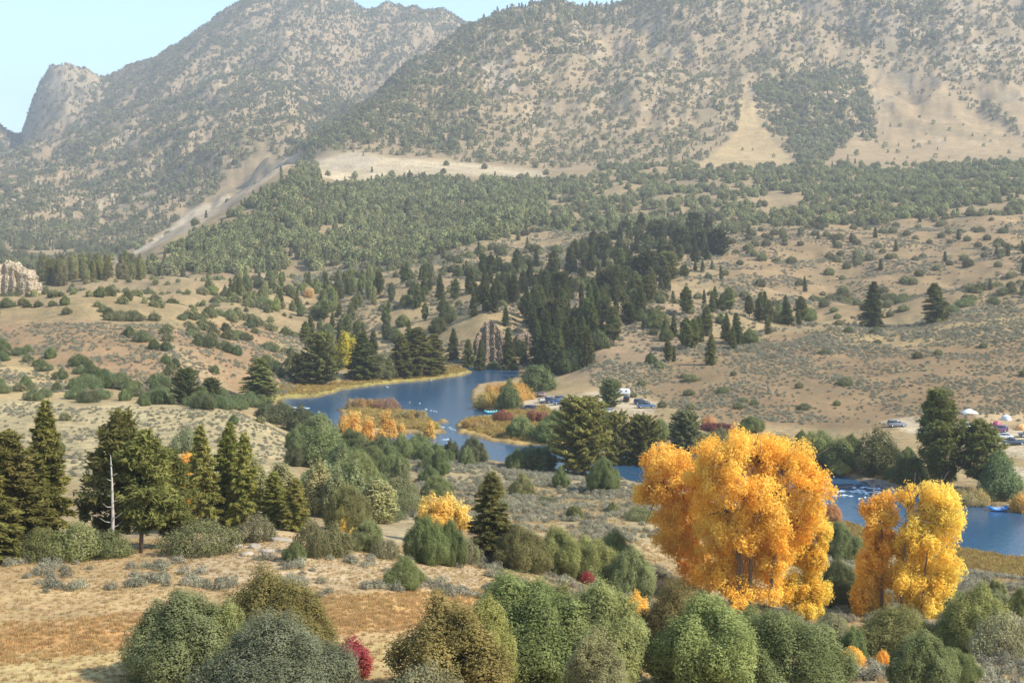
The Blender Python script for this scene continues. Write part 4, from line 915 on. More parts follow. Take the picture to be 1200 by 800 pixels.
# far mountains
sp('mountain_woods', {'tiny_cone': 3, 'tiny_round': 1.6}, district([(-420, -60), (560, -60), (560, 330), (-420, 330)], 1880, 4400, 46000, 90, -.75, 1.2, AV, 71), 5, 10, 1)
sp('mountain_woods', {'tiny_cone': 1.0, 'tiny_round': 2.2}, district([(360, -120), (1700, -120), (1700, 200), (360, 200)], 1795, 3300, 27000, 75, -.75, 1.3, AV, 72), 3.4, 6.8, 2)
sp('mountain_woods', {'tiny_cone': 3, 'tiny_round': .6}, district([(520, -120), (1700, -120), (1700, 62), (960, 60), (900, 40), (760, 60), (540, 75)], 2100, 3300, 6500, 150, -.3, .4, AV, 73), 8, 14, 3)
sp('mountain_woods', {'tiny_round': 1, 'tiny_cone': .5}, district([(880, 90), (1020, 85), (1028, 160), (1000, 190), (940, 190), (890, 130)], 1795, 2700, 1000, 60, -.3, .3, AV, 74), 5, 9, 4)
# the long wooded shoulder below the road
sp('shoulder_woods', {'mid_round': 2, 'mid_cone': .2, 'mid_round_green': 3}, district([(100, 190), (1700, 170), (1700, 262), (1200, 250), (850, 282), (700, 290), (560, 300), (100, 330)], 1080, 1780, 6000, 70, -.25, .3, AV, 75), 5, 9, 5)
sp('green_woods', {'mid_round_green': 2, 'mid_cone_green': 2}, district([(140, 325), (330, 195), (640, 215), (640, 262), (480, 310), (200, 330)], 1000, 1720, 3000, 60, -.3, .3, AV, 76), 6, 11, 6)
sp('green_woods', {'mid_round_green': 2, 'mid_cone_green': 1}, district([(880, 195), (1200, 190), (1300, 230), (1000, 235), (880, 225)], 1100, 1780, 900, 70, -.3, .3, AV, 77), 5, 9, 7)
sp('mountain_woods', {'mid_cone': 1, 'mid_round': 1}, district([(-420, 262), (150, 268), (150, 335), (-420, 335)], 1230, 1900, 2600, 110, -.4, .4, ((TALUS, .02),), 70), 6, 11, 9)
sp('mountain_woods', {'tiny_round': 1}, district([(-300, -100), (1500, -100), (1500, 200), (560, 200), (340, 200), (200, 300), (-300, 320)], 1800, 4300, 22000, 60, -.6, 1, AV, 69), 2, 4, 10)
sp('shoulder_woods', {'mid_round': 2, 'mid_round_green': 1}, district([(-60, 335), (440, 320), (640, 290), (700, 330), (620, 360), (520, 360), (345, 380), (-60, 380)], 560, 1150, 700, 40, -.2, .3, (), 68), 1.5, 3.8, 10)
# hills on the margins, so that a step to the side still finds cover
sp('shoulder_woods', {'mid_round': 2, 'mid_cone': 1}, district([(-500, 200), (0, 290), (0, 460), (-500, 460)], 420, 1400, 500, 60, -.2, .3, (), 78), 4, 9, 8)
sp('shoulder_woods', {'mid_round': 2, 'mid_cone': 1}, district([(1230, 240), (1700, 240), (1700, 500), (1230, 500)], 420, 1150, 500, 60, -.2, .3, (), 79), 4, 8, 8)

# districts whose trees are counted one by one (the rest of them join the masses)
POOL = []   # (dist idx, kind, x,y,z,h,score)
DIST = []
def grow(poly, ylo, yhi, n, kinds, hlo, hhi, phrase, tint=(1, 1, 1), ns=0, thr=-.1, seed=1, mind=3.0, stuff='shoulder_woods', power=1.0, avoid=(), tv=.12):
    pts = district(poly, ylo, yhi, int(n * 1.8) + 5, ns, thr, .2, avoid, seed)
    rng = np.random.default_rng(seed + 900); keep = []
    di = len(DIST); DIST.append((phrase, tint, stuff, tv))
    ks = list(kinds); pr = np.array([kinds[k_] for k_ in ks], float); pr /= pr.sum()
    for p in pts:
        if len(keep) >= n: break
        if all((p[0] - q_[0]) ** 2 + (p[1] - q_[1]) ** 2 > mind ** 2 for q_ in keep) and all((p[0] - q_[0]) ** 2 + (p[1] - q_[1]) ** 2 > (q_[2] * .8 + 1) ** 2 for q_ in HAND):
            keep.append(p)
            h_ = hlo + (hhi - hlo) * rng.random() ** power
            kd = ks[rng.choice(len(ks), p=pr)]
            if kd in ('juniper', 'bush', 'conejuniper'): h_ *= .62
            POOL.append((di, kd, p[0], p[1], p[2], h_, h_ * F / p[1] * (1 if p[3] < h_ * F / p[1] * .6 else .01)))
DKF = (.62, .68, .58)
grow([(640, 330), (700, 285), (760, 262), (830, 268), (850, 300), (790, 330), (760, 370), (705, 420), (640, 430), (610, 380)], 480, 1050, 205, {'fir': 2.4, 'ponderosa': 1.2, 'roundpine': .9, 'juniper': .8}, 7, 16.5, 'in the dark stand above the cliff', DKF, 40, -.4, 31, 3.6, tv=.28)
grow([(610, 385), (700, 380), (690, 440), (625, 440)], 480, 640, 22, {'fir': 1}, 13, 19, 'at the foot of the dark stand by the water', (.6, .7, .55), 0, 0, 32, 3.5)
grow([(520, 330), (640, 300), (640, 430), (590, 432), (575, 425), (520, 425), (500, 390)], 545, 860, 80, {'fir': 2, 'ponderosa': 1, 'juniper': 1}, 7, 15, 'by the river cliff', DKF, 50, -.3, 33, 3.5)
grow([(380, 345), (520, 320), (520, 425), (400, 420), (340, 400)], 545, 860, 75, {'fir': 1.3, 'ponderosa': .7, 'poplar': 1, 'juniper': 1.5}, 6, 13, 'behind the spit conifers', (.8, .88, .7), 50, -.3, 34, 3.5)
grow([(420, 285), (640, 258), (860, 245), (860, 285), (700, 300), (560, 330), (420, 335)], 800, 1250, 230, {'fir': .9, 'juniper': 3}, 6, 11, 'on the benches above the river cliff', (.95, 1.02, .85), 80, -.2, 35, 4)
grow([(230, 335), (440, 325), (440, 368), (340, 372), (230, 350)], 640, 1100, 90, {'poplar': 2.4, 'fir': 1.2, 'juniper': 1.4}, 6, 12, 'on the green flat beyond the tan hills', (1.15, 1.2, .85), 60, -.3, 36, 4)
grow([(40, 326), (165, 322), (170, 346), (60, 348)], 880, 1240, 75, {'poplar': 1.4, 'fir': 1.2}, 12, 19, 'in the tall olive grove below the talus', (1.15, 1.1, .85), 0, 0, 37, 4.5)
grow([(-60, 342), (170, 345), (330, 360), (345, 400), (200, 380), (-60, 385)], 480, 900, 170, {'juniper': 4, 'bush': 1}, 4, 7.5, 'along the crest of the tan hills', (.85, .92, .8), 45, -.2, 38, 3)
grow([(130, 370), (345, 372), (345, 440), (290, 450), (180, 440)], 380, 640, 85, {'juniper': 3, 'bush': 1}, 4, 7, 'on the pinkish tan hillside', (.8, .9, .78), 35, -.1, 39, 3)
grow([(-60, 395), (30, 408), (120, 440), (205, 455), (200, 462), (100, 455), (20, 430), (-60, 415)], 360, 520, 42, {'bush': 2, 'juniper': 1.5}, 4, 7, 'in the shrub line crossing the straw slope', (.8, .95, .75), 0, 0, 40, 2.4)
grow([(-60, 452), (100, 456), (260, 462), (330, 472), (330, 484), (200, 480), (60, 470), (-60, 468)], 320, 440, 52, {'bush': 2, 'juniper': 1.8}, 4, 7, 'in the shrub row edging the straw terrace', (.8, .92, .75), 0, 0, 41, 2.6)
grow([(0, 475), (300, 485), (340, 520), (280, 560), (0, 560)], 200, 340, 9, {'juniper': 1}, 2.2, 4.5, 'scattered on the straw terrace', (.85, 1, .85), 0, 0, 42, 8)
grow([(335, 496), (420, 520), (560, 545), (450, 566), (345, 540)], 250, 400, 40, {'juniper': 2.4, 'conejuniper': 1, 'bush': .8}, 4.5, 8.5, 'crowding the river bank below the terrace', (.85, .97, .82), 0, 0, 43, 3.2)
grow([(370, 560), (470, 560), (480, 620), (380, 625)], 170, 260, 16, {'juniper': 2, 'bush': 1.5, 'poplar': .8}, 4, 7.5, 'on the brushy slope above the meadow rim', (1.05, 1.1, .95), 0, 0, 44, 3)
grow([(755, 385), (790, 372), (860, 362), (945, 368), (955, 392), (880, 405), (835, 430), (770, 440)], 470, 760, 34, {'fir': 2, 'ponderosa': 1, 'juniper': 1}, 7, 14, 'along the gully beside the brown sage hill', (.78, .86, .66), 0, 0, 45, 3.5)
grow([(945, 345), (1060, 350), (1110, 340), (1200, 325), (1230, 345), (1090, 372), (1000, 385), (950, 380)], 570, 800, 46, {'bush': 1.5, 'juniper': 2}, 4, 7, 'in the green draw behind the sage hill brow', (1.0, 1.08, .85), 0, 0, 46, 3)
grow([(840, 265), (1230, 235), (1230, 345), (1000, 365), (850, 365)], 600, 1200, 250, {'juniper': 4, 'fir': .5}, 5, 9, 'dotting the tan slope above the sage hill', (.9, .95, .8), 70, -.1, 47, 4)
grow([(700, 300), (850, 290), (850, 400), (760, 440), (700, 455), (690, 440), (740, 380)], 460, 900, 75, {'juniper': 2, 'fir': 1}, 4, 9, 'on the tan flank between stand and sage hill', (.82, .9, .76), 40, -.15, 48, 3.5)
grow([(690, 450), (860, 436), (1000, 470), (1000, 490), (780, 482), (700, 455)], 380, 480, 16, {'juniper': 1, 'bush': 2}, 2.5, 4.5, 'on the brushy flat behind the car park', (1, 1.05, .9), 0, 0, 49, 4)
grow([(940, 395), (1220, 365), (1220, 470), (1000, 470)], 390, 590, 10, {'juniper': 2, 'bush': 1}, 3, 5, 'sparsely scattered over the brown sage hill', (.9, 1, .8), 0, 0, 50, 8)
grow([(620, 496), (800, 492), (900, 512), (930, 548), (760, 530), (640, 518)], 330, 400, 14, {'juniper': 2, 'bush': 1}, 4, 7, 'between the car park and the river', (.95, 1.02, .8), 0, 0, 51, 4)
grow([(930, 520), (1110, 548), (1180, 575), (1110, 583), (1000, 560), (935, 545)], 290, 345, 14, {'juniper': 2, 'bush': 1}, 5, 8, 'on the far bank beside the rapids', (.8, .9, .7), 0, 0, 52, 3.5)
grow([(440, 575), (780, 575), (780, 640), (640, 630), (450, 640)], 150, 270, 10, {'bush': 2, 'juniper': 1}, 2, 3.6, 'on the sagebrush flat near the river', (1.1, 1.1, 1), 0, 0, 53, 7)
grow([(960, 690), (1220, 680), (1220, 812), (1100, 815), (960, 800)], 85, 200, 12, {'juniper': 1, 'bush': 2}, 2, 4.2, 'on the stony slope below the twin cottonwoods', (1.05, 1.1, .95), 0, 0, 54, 4)
grow([(-200, 440), (-20, 440), (-20, 640), (-200, 640)], 140, 400, 14, {'fir': 1, 'juniper': 1}, 6, 12, 'beyond the end of the pine stand', (1, 1, .8), 0, 0, 55, 6)
# pick the ones that show largest
import collections
byk = collections.defaultdict(list)
for r_ in POOL: byk[KIND[r_[1]][0]].append(r_)
cnt = collections.Counter(o.name.split('.')[0] for o in COL.objects)
CHOSEN = []; REST = []
for nm, lst in byk.items():
    lst.sort(key=lambda r_: -r_[6])
    k_ = max(0, 292 - cnt[nm]); pick = [r_ for r_ in lst[:k_] if r_[6] > 1.0]
    CHOSEN += pick; got = set(map(id, pick)); REST += [r_ for r_ in lst if id(r_) not in got]
ORD = 'first second third fourth fifth sixth seventh eighth ninth tenth eleventh twelfth thirteenth fourteenth fifteenth sixteenth seventeenth eighteenth nineteenth'.split()
TENS = ['', '', 'twent', 'thirt', 'fort', 'fift', 'sixt', 'sevent', 'eight', 'ninet']
def ordinal(i):
    if i >= 100: return 'hundred and ' + ordinal(i - 100) if i > 100 else 'hundredth'
    if i == 0: return 'hundredth'
    if i <= 19: return ORD[i - 1]
    t_, o_ = divmod(i, 10); return TENS[t_] + 'ieth' if o_ == 0 else TENS[t_] + 'y-' + ORD[o_ - 1]
import re
def trim(t_):
    while len(re.findall(r"[A-Za-z0-9']+", t_)) > 16 and ' the ' in t_: t_ = t_.replace(' the ', ' ', 1)
    return t_
grp = collections.defaultdict(list)
for r_ in CHOSEN: grp[(r_[0], KIND[r_[1]][1])].append(r_)
for (di, ct), lst in grp.items():
    phrase, tint, stuff, tv = DIST[di]
    hs = sorted(r_[5] for r_ in lst); lo_, hi_ = hs[len(hs) // 3], hs[2 * len(hs) // 3]
    lst.sort(key=lambda r_: r_[2] / r_[3]); seen = collections.Counter()
    for r_ in lst:
        size = 'low' if r_[5] < lo_ else ('tall' if r_[5] > hi_ else 'medium')
        seen[size] += 1
        px = r_[6]; dn = 'slope' 
        q_ = random.uniform(1 - tv, 1 + tv * 1.4); t_ = tuple(c * q_ * random.uniform(.96, 1.04) for c in tint)
        plant(r_[1], r_[2], r_[3], r_[4], r_[5], None, t_, trim(f'{size} {ct} {phrase}, {ordinal(seen[size])} from the peak side'), f'{ct}s {phrase}', small=(px < 26))
for r_ in REST:
    kd = {'fir': 'mid_cone', 'ponderosa': 'mid_cone', 'roundpine': 'mid_round', 'juniper': 'mid_round', 'conejuniper': 'mid_cone', 'bush': 'mid_round', 'poplar': 'mid_round'}[r_[1]]
    SP.append(('shoulder_woods', [kd], np.array([0]), np.array([[r_[2], r_[3], r_[4], 0]]), np.array([r_[5]]), 1.0))
print('chosen', len(CHOSEN), 'rest', len(REST), dict(collections.Counter(KIND[r_[1]][0] for r_ in CHOSEN)), round(time.time() - T0, 1))

# sagebrush and grass
LOT = [(608, 462), (700, 456), (775, 470), (770, 490), (700, 492), (615, 484)]
CAMP = [(1030, 488), (1240, 488), (1240, 560), (1150, 560), (1090, 515)]
sp('sagebrush', {'sage': 1}, district([(430, 535), (790, 545), (790, 640), (600, 640), (430, 600)], 150, 320, 2600, 9, -.2, .3, (), 81), .45, .95, 11)
sp('sagebrush', {'sage': 1}, district([(-100, 660), (470, 655), (560, 650), (560, 700), (300, 700), (-100, 712)], 100, 140, 190, 6, .05, .2, (), 82), .4, .85, 12)
sp('sagebrush', {'sage': 1}, district([(-60, 470), (320, 484), (350, 540), (-60, 570)], 180, 360, 1500, 18, -.25, .3, (), 83), .3, .7, 13)
sp('sagebrush', {'sage': 1}, district([(740, 430), (850, 400), (1260, 350), (1260, 505), (850, 495), (700, 488), (690, 440)], 360, 620, 8500, 26, -.25, .5, ((LOT, 0), (CAMP, .05)), 84), .35, .85, 14)
sp('sagebrush', {'sage': 1}, district([(960, 640), (1260, 660), (1260, 830), (960, 830)], 85, 215, 1000, 8, -.1, .3, (), 85), .5, 1.1, 15)
sp('sagebrush', {'sage': 1}, district([(-60, 380), (345, 380), (345, 470), (-60, 470)], 380, 620, 3500, 20, -.15, .3, (), 86), .4, 1.0, 16)
sp('sagebrush', {'sage': 1}, district([(560, 640), (760, 650), (960, 700), (960, 830), (560, 760)], 95, 160, 700, 6, -.2, .3, (), 87), .4, .9, 17)
sp('sagebrush', {'sage': 1}, district([(640, 260), (1260, 240), (1260, 400), (640, 440)], 480, 1100, 12000, 35, -.1, .35, (), 88), .5, 1.5, 18)
RUS = [(-100, 738), (60, 729), (200, 714), (380, 700), (560, 690), (580, 722), (450, 742), (200, 754), (60, 775), (-100, 792)]
sp('russet_grass', {'russet': 1}, district(RUS, 74, 150, 3500, 0, 0, 0, (), 90), .14, .34, 20)
sp('dry_grass', {'tuft': 1}, district([(-100, 640), (330, 628), (560, 645), (760, 690), (1000, 760), (1000, 840), (-100, 840)], 74, 150, 22000, 0, 0, 0, ((RUS, .55),), 91), .10, .26, 21)
sp('sagebrush', {'sage': 1}, district([(340, 300), (720, 270), (700, 440), (345, 430)], 545, 1100, 6000, 30, -.2, .4, (), 89), .6, 1.7, 19)
sp('dry_grass', {'tuft': 1}, district([(430, 560), (1260, 600), (1260, 840), (950, 840), (760, 690), (560, 645)], 90, 260, 12000, 9, -.3, .4, (), 92), .2, .5, 22)
sp('bank_grass', {'reed': 1}, district([(395, 470), (450, 466), (530, 492), (526, 514), (395, 512)], 330, 480, 2600, 0, 0, 0, (), 93), .6, 1.5, 23)
sp('bank_grass', {'reed': 1}, district([(533, 478), (640, 478), (700, 512), (700, 528), (600, 526), (530, 512)], 330, 440, 2800, 0, 0, 0, (), 94), .5, 1.3, 24)
sp('bank_grass', {'reed': 1}, district([(955, 600), (1060, 630), (1260, 664), (1260, 688), (1060, 655), (955, 625)], 190, 290, 3200, 0, 0, 0, (), 95), .4, 1.0, 25)
sp('bank_grass', {'reed': 1}, district([(325, 450), (400, 448), (550, 426), (558, 438), (400, 468), (325, 475)], 400, 580, 1800, 0, 0, 0, (), 96), .4, .9, 26)
sp('bank_grass', {'reed': 1}, district([(930, 540), (1100, 575), (1240, 590), (1240, 606), (1100, 592), (930, 552)], 270, 330, 1200, 0, 0, 0, (), 97), .4, 1.0, 27)

# small patterns that the masses repeat (kept out of the scene itself)
LIB = bpy.data.collections.new('seedlings')
def lib(name, V, m_, extra=None, cv=None, wm=M_BARK):
    o_ = bpy.data.objects.new(name, leaf_mesh(name, V, [m_, wm], extra, clump=cv)); LIB.objects.link(o_); return o_
def tiny(seed, cone, n, leaf, m_, W):
    rng = np.random.default_rng(seed)
    t_ = rng.uniform(0, 1, n) ** .8; a = rng.uniform(0, 6.28, n)
    r_ = (W / 2) * ((1 - t_) ** .8 * .95 + .04 if cone else np.sqrt(np.clip(1 - (2 * t_ - .85) ** 2 / 1.4, 0, 1))) * rng.uniform(.7, 1.1, n)
    P = np.stack([r_ * np.cos(a), r_ * np.sin(a), t_ * .97 + .03], 1)
    V = leaf_arrays(P, np.stack([np.cos(a), np.sin(a), np.full(n, .8)], 1), np.full(n, leaf), .5, 1.2, rng=rng)
    return V, 0
NVAR = 4
names = {}
def put_lib(kind, fn):
    names[kind] = []
    for k_ in range(NVAR):
        nm = f'{kind}_{k_}'; o_ = fn(k_); o_.name = 'seedling_' + nm; names[kind].append(o_.name)
put_lib('tiny_cone', lambda k_: lib('a', tiny(k_, True, 90, .17, M_FARTREE, .46 + .05 * k_)[0], M_FARTREE))
put_lib('tiny_round', lambda k_: lib('a', tiny(k_ + 9, False, 90, .22, M_FARTREE, .9 + .12 * k_)[0], M_FARTREE))
def scaled_proto(p, n, m_, wood):
    V, cv, tr, H = p; V = V / H
    ex = None
    if wood:
        ex = MB(); ex.v = [np.asarray(a) / H for a in tr.v]; ex.q = tr.q; ex.t = tr.t
    return lib('a', V, m_, ex, cv)
put_lib('mid_round', lambda k_: scaled_proto(proto_juniper(400 + k_, 900, H=5, W=5.2, leaf=.5, clump=.5), 0, M_FARTREE, False))
put_lib('mid_cone', lambda k_: scaled_proto(proto_pine(420 + k_, 1100, H=14, W=6, leaf=.9), 0, M_FARTREE, False))
put_lib('mid_round_green', lambda k_: scaled_proto(proto_juniper(440 + k_, 900, H=5, W=4.6, leaf=.5, clump=.5), 0, M_FARGREEN, False))
put_lib('mid_cone_green', lambda k_: scaled_proto(proto_pine(460 + k_, 1100, H=14, W=6.5, leaf=.9), 0, M_FARGREEN, False))
put_lib('sage', lambda k_: scaled_proto(proto_juniper(480 + k_, 700, H=1.0, W=1.5, leaf=.10, clump=.16, nl=5), 0, M_SAGE, False))
def blades(seed, n, m_, spread=.5, wid=.03):
    rng = np.random.default_rng(seed); a = rng.uniform(0, 6.28, n); r_ = rng.uniform(0, spread, n); ln = rng.uniform(.5, 1, n); l_ = rng.uniform(.1, .5, n); b = rng.uniform(0, 6.28, n)
    B = np.stack([r_ * np.cos(a), r_ * np.sin(a), np.zeros(n)], 1); T = B + np.stack([l_ * np.cos(b), l_ * np.sin(b), ln], 1); s_ = np.stack([np.cos(b + 1.57), np.sin(b + 1.57), np.zeros(n)], 1) * wid
    return np.stack([B - s_, B + s_, T], 1).reshape(-1, 3)
put_lib('tuft', lambda k_: lib('a', blades(k_, 40, M_TUFT, .9, .05), M_TUFT))
put_lib('russet', lambda k_: lib('a', blades(k_ + 3, 40, M_RUSSET, .9, .05), M_RUSSET))
put_lib('reed', lambda k_: lib('a', blades(k_ + 5, 40, M_REED, .6, .06), M_REED))

def scatter_group():
    g = bpy.data.node_groups.new('grow_on_points', 'GeometryNodeTree')
    g.interface.new_socket('Geometry', in_out='INPUT', socket_type='NodeSocketGeometry'); g.interface.new_socket('Geometry', in_out='OUTPUT', socket_type='NodeSocketGeometry')
    gi = g.nodes.new('NodeGroupInput'); go = g.nodes.new('NodeGroupOutput')
    ci = g.nodes.new('GeometryNodeCollectionInfo'); ci.inputs[0].default_value = LIB; ci.inputs['Separate Children'].default_value = True; ci.inputs['Reset Children'].default_value = True
    ip = g.nodes.new('GeometryNodeInstanceOnPoints'); ip.inputs['Pick Instance'].default_value = True
    def at(nm, typ):
        a = g.nodes.new('GeometryNodeInputNamedAttribute'); a.data_type = typ; a.inputs[0].default_value = nm; return a.outputs[0]
    g.links.new(gi.outputs[0], ip.inputs['Points']); g.links.new(ci.outputs[0], ip.inputs['Instance'])
    g.links.new(at('pick', 'INT'), ip.inputs['Instance Index']); g.links.new(at('scl', 'FLOAT_VECTOR'), ip.inputs['Scale'])
    rt = g.nodes.new('FunctionNodeEulerToRotation'); g.links.new(at('rot', 'FLOAT_VECTOR'), rt.inputs[0]); g.links.new(rt.outputs[0], ip.inputs['Rotation'])
    g.links.new(ip.outputs[0], go.inputs[0]); return g
GG = scatter_group()
order = {nm: i for i, nm in enumerate(sorted(o_.name for o_ in LIB.objects))}
agg = collections.defaultdict(list)
for stuff, ks, ki, pts, hh, tall in SP:
    rng = np.random.default_rng(len(pts) + 3)
    var = rng.integers(0, NVAR, len(pts))
    pick = np.array([order[names[ks[a]][b]] for a, b in zip(ki, var)])
    agg[stuff].append((pts[:, :3], hh, pick, rng.uniform(0, 6.28, len(pts)), rng.uniform(.85, 1.2, len(pts)), ks[0] in ('tuft', 'reed', 'russet')))
LABELS = {'mountain_woods': 'pale conifers and junipers covering the far mountainsides', 'shoulder_woods': 'dark juniper woods on the wooded shoulder and hills', 'green_woods': 'brighter green woods below the pale road cut',
          'sagebrush': 'grey green sagebrush dotted over flats and hills', 'dry_grass': 'dry straw coloured grass of the meadow', 'russet_grass': 'russet orange band of dry grass across the meadow', 'bank_grass': 'ochre grass and rushes along the river banks'}
for stuff, lst in agg.items():
    P = np.concatenate([a[0] for a in lst]).copy(); hh = np.concatenate([a[1] for a in lst]); pick = np.concatenate([a[2] for a in lst]); rz = np.concatenate([a[3] for a in lst]); wf = np.concatenate([a[4] for a in lst])
    P[:, 2] -= hh * .04
    me = bpy.data.meshes.new(stuff); me.vertices.add(len(P)); me.vertices.foreach_set('co', P.astype(np.float32).ravel()); me.update()
    a = me.attributes.new('pick', 'INT', 'POINT'); a.data.foreach_set('value', pick.astype(np.int32))
    a = me.attributes.new('scl', 'FLOAT_VECTOR', 'POINT'); a.data.foreach_set('vector', np.stack([hh * wf, hh * wf, hh], 1).astype(np.float32).ravel())
    a = me.attributes.new('rot', 'FLOAT_VECTOR', 'POINT'); a.data.foreach_set('vector', np.stack([0 * rz, 0 * rz, rz], 1).astype(np.float32).ravel())
    o_ = link(stuff, me); md = o_.modifiers.new('grow', 'NODES'); md.node_group = GG
    tag(o_, LABELS[stuff], None, None, 'stuff')
    print(stuff, len(P))
print('done', round(time.time() - T0, 1))

# ------------------------------------------------------------------ rocks
def rockmat(name, a, b, c_):
    m_, nt, out = mat(name); tc = N(nt, 'ShaderNodeTexCoord'); mp = N(nt, 'ShaderNodeMapping'); mp.inputs['Scale'].default_value = (.25, .25, 1.4); nt.links.new(tc.outputs['Object'], mp.inputs[0])
    n1 = N(nt, 'ShaderNodeTexNoise', i_Scale=.8, i_Detail=8.0, i_Roughness=.7); nt.links.new(mp.outputs[0], n1.inputs['Vector'])
    n2 = N(nt, 'ShaderNodeTexNoise', i_Scale=.45, i_Detail=6.0); nt.links.new(tc.outputs['Object'], n2.inputs['Vector'])
    vo = N(nt, 'ShaderNodeTexVoronoi', i_Scale=.55); vo.feature = 'DISTANCE_TO_EDGE'; nt.links.new(tc.outputs['Object'], vo.inputs['Vector'])
    r_ = N(nt, 'ShaderNodeMapRange'); r_.inputs[1].default_value = .38; r_.inputs[2].default_value = .62; nt.links.new(n1.outputs[0], r_.inputs[0])
    r2 = N(nt, 'ShaderNodeMapRange'); r2.inputs[1].default_value = .45; r2.inputs[2].default_value = .65; nt.links.new(n2.outputs[0], r2.inputs[0])
    q_ = mixc(nt, 'MIX', r2.outputs[0], mixc(nt, 'MIX', r_.outputs[0], a, b), c_)
    bs = N(nt, 'ShaderNodeBsdfPrincipled', i_Roughness=.95); bs.inputs['Specular IOR Level'].default_value = .1; nt.links.new(q_, bs.inputs['Base Color'])
    r3 = N(nt, 'ShaderNodeMapRange'); r3.inputs[2].default_value = .12; nt.links.new(vo.outputs['Distance'], r3.inputs[0])
    b1 = N(nt, 'ShaderNodeBump', i_Strength=.9, i_Distance=.5); nt.links.new(r3.outputs[0], b1.inputs['Height'])
    b2 = N(nt, 'ShaderNodeBump', i_Strength=.8, i_Distance=.4); nt.links.new(n1.outputs[0], b2.inputs['Height']); nt.links.new(b1.outputs[0], b2.inputs['Normal'])
    nt.links.new(b2.outputs[0], bs.inputs['Normal']); nt.links.new(bs.outputs[0], out.inputs[0]); return m_
M_CLIFF = rockmat('cliff_rock', (0.21, 0.155, 0.10), (0.37, 0.27, 0.17), (0.27, 0.205, 0.14))
M_CREAM = rockmat('cream_rock', (0.40, 0.31, 0.20), (0.56, 0.46, 0.31), (0.46, 0.37, 0.26))
M_ROCK = plain('river_rock', (0.20, 0.17, 0.15), 0.8, var=.4, scale=.9)
M_SLAB = plain('pale_rock', (0.34, 0.28, 0.21), 0.95, var=.3, scale=1.2)
def outcrop(name, cx, cy, z0, wx, wy, hz_, m_, seed, label, step=.32, rough=1.0):
    """a stepped crag: a closed block whose faces break along ledges and upright joints"""
    nx, ny, nz = int(wx / step), int(wy / step), int(hz_ / step)
    bm = bmesh.new(); V = {}
    def key(i, j, k_): return (i, j, k_)
    def vert(i, j, k_):
        if (i, j, k_) in V: return V[(i, j, k_)]
        x = (i / nx - .5) * wx; y = (j / ny - .5) * wy; z = k_ / nz * hz_
        a = math.atan2(y / wy, x / wx)
        lay_ = math.floor(z / 1.9 + .5 * math.sin(x * .25 + seed))
        led = (hash((lay_, seed)) % 100) / 100 - .5
        n1 = float(noise(x * .22 + seed, z * .3 + y * .2, seed)); n2 = float(noise(x * .7 + y * .5, z * .5 + seed, seed + 3))
        jn = round(float(noise(x * .33 + seed * 2.1 + y * .3, seed * 1.0, seed + 9)) * 4) / 4
        k2 = 1 + .17 * led + .05 * n1 + .03 * n2 + .30 * jn * (1 if abs(jn) > .2 else .4)
        top = hz_ * (1 - .35 * abs(x / wx * 2) ** 2) * (1 + .18 * float(noise(x * .25, y * .25 + seed, seed + 5)))
        tp = 1 - .22 * z / hz_
        p = bm.verts.new((cx + x * k2 * tp, cy + y * k2 * tp, z0 + z / hz_ * top + .3 * n2))
        V[(i, j, k_)] = p; return p
    for k_ in range(nz):
        for i in range(nx):
            bm.faces.new((vert(i, 0, k_), vert(i + 1, 0, k_), vert(i + 1, 0, k_ + 1), vert(i, 0, k_ + 1)))
            bm.faces.new((vert(i + 1, ny, k_), vert(i, ny, k_), vert(i, ny, k_ + 1), vert(i + 1, ny, k_ + 1)))
        for j in range(ny):
            bm.faces.new((vert(0, j + 1, k_), vert(0, j, k_), vert(0, j, k_ + 1), vert(0, j + 1, k_ + 1)))
            bm.faces.new((vert(nx, j, k_), vert(nx, j + 1, k_), vert(nx, j + 1, k_ + 1), vert(nx, j, k_ + 1)))
    for i in range(nx):
        for j in range(ny):
            bm.faces.new((vert(i, j, nz), vert(i + 1, j, nz), vert(i + 1, j + 1, nz), vert(i, j + 1, nz)))
    me = bpy.data.meshes.new(name); bm.to_mesh(me); bm.free(); me.materials.append(m_)
    me.transform(Matrix.Translation((-cx, -cy, -z0)))
    return tag(link(name, me, None, (cx, cy, z0)), label, 'rock outcrop')
def boulder(name, x, y, z, d, m_, label, group=None, seed=0, flat=1.0, cat='rock'):
    bm = bmesh.new(); bmesh.ops.create_icosphere(bm, subdivisions=3, radius=.5)
    rng = np.random.default_rng(seed); pl = rng.normal(0, 1, (9, 3)); pl /= np.linalg.norm(pl, axis=1)[:, None]; dd = rng.uniform(.28, .44, 9)
    for v in bm.verts:
        p = np.array(v.co)
        for a, b in zip(pl, dd):
            t_ = p @ a - b
            if t_ > 0: p = p - a * t_ * .9
        p = p * (1 + .05 * float(noise(p[0] * 7 + seed, p[1] * 7 + p[2] * 5, seed)))
        v.co = (p[0] * d[0] * 1.25, p[1] * d[1] * 1.25, p[2] * d[2] * 1.25)
    me = bpy.data.meshes.new(name); bm.to_mesh(me); bm.free(); me.materials.append(m_)
    return tag(link(name, me, None, (x, y, z), rng.uniform(0, 6.28)), label, cat, group)
outcrop('rock_outcrop', -9.0, 566, -1.5, 14, 12, 18, M_CLIFF, 4, 'ledged brown river cliff rising straight from the end of the river bend')
outcrop('rock_outcrop', 5.0, 578, 2.0, 11, 9, 10, M_CLIFF, 7, 'lower brown rock step half hidden by conifers beside the river cliff')
x, y, z = hit(8, 345)
outcrop('rock_outcrop', x - 2, y + 8, z - 3, 30, 16, 19, M_CREAM, 12, 'cream coloured crag catching the sun at the valley mouth', step=.42)
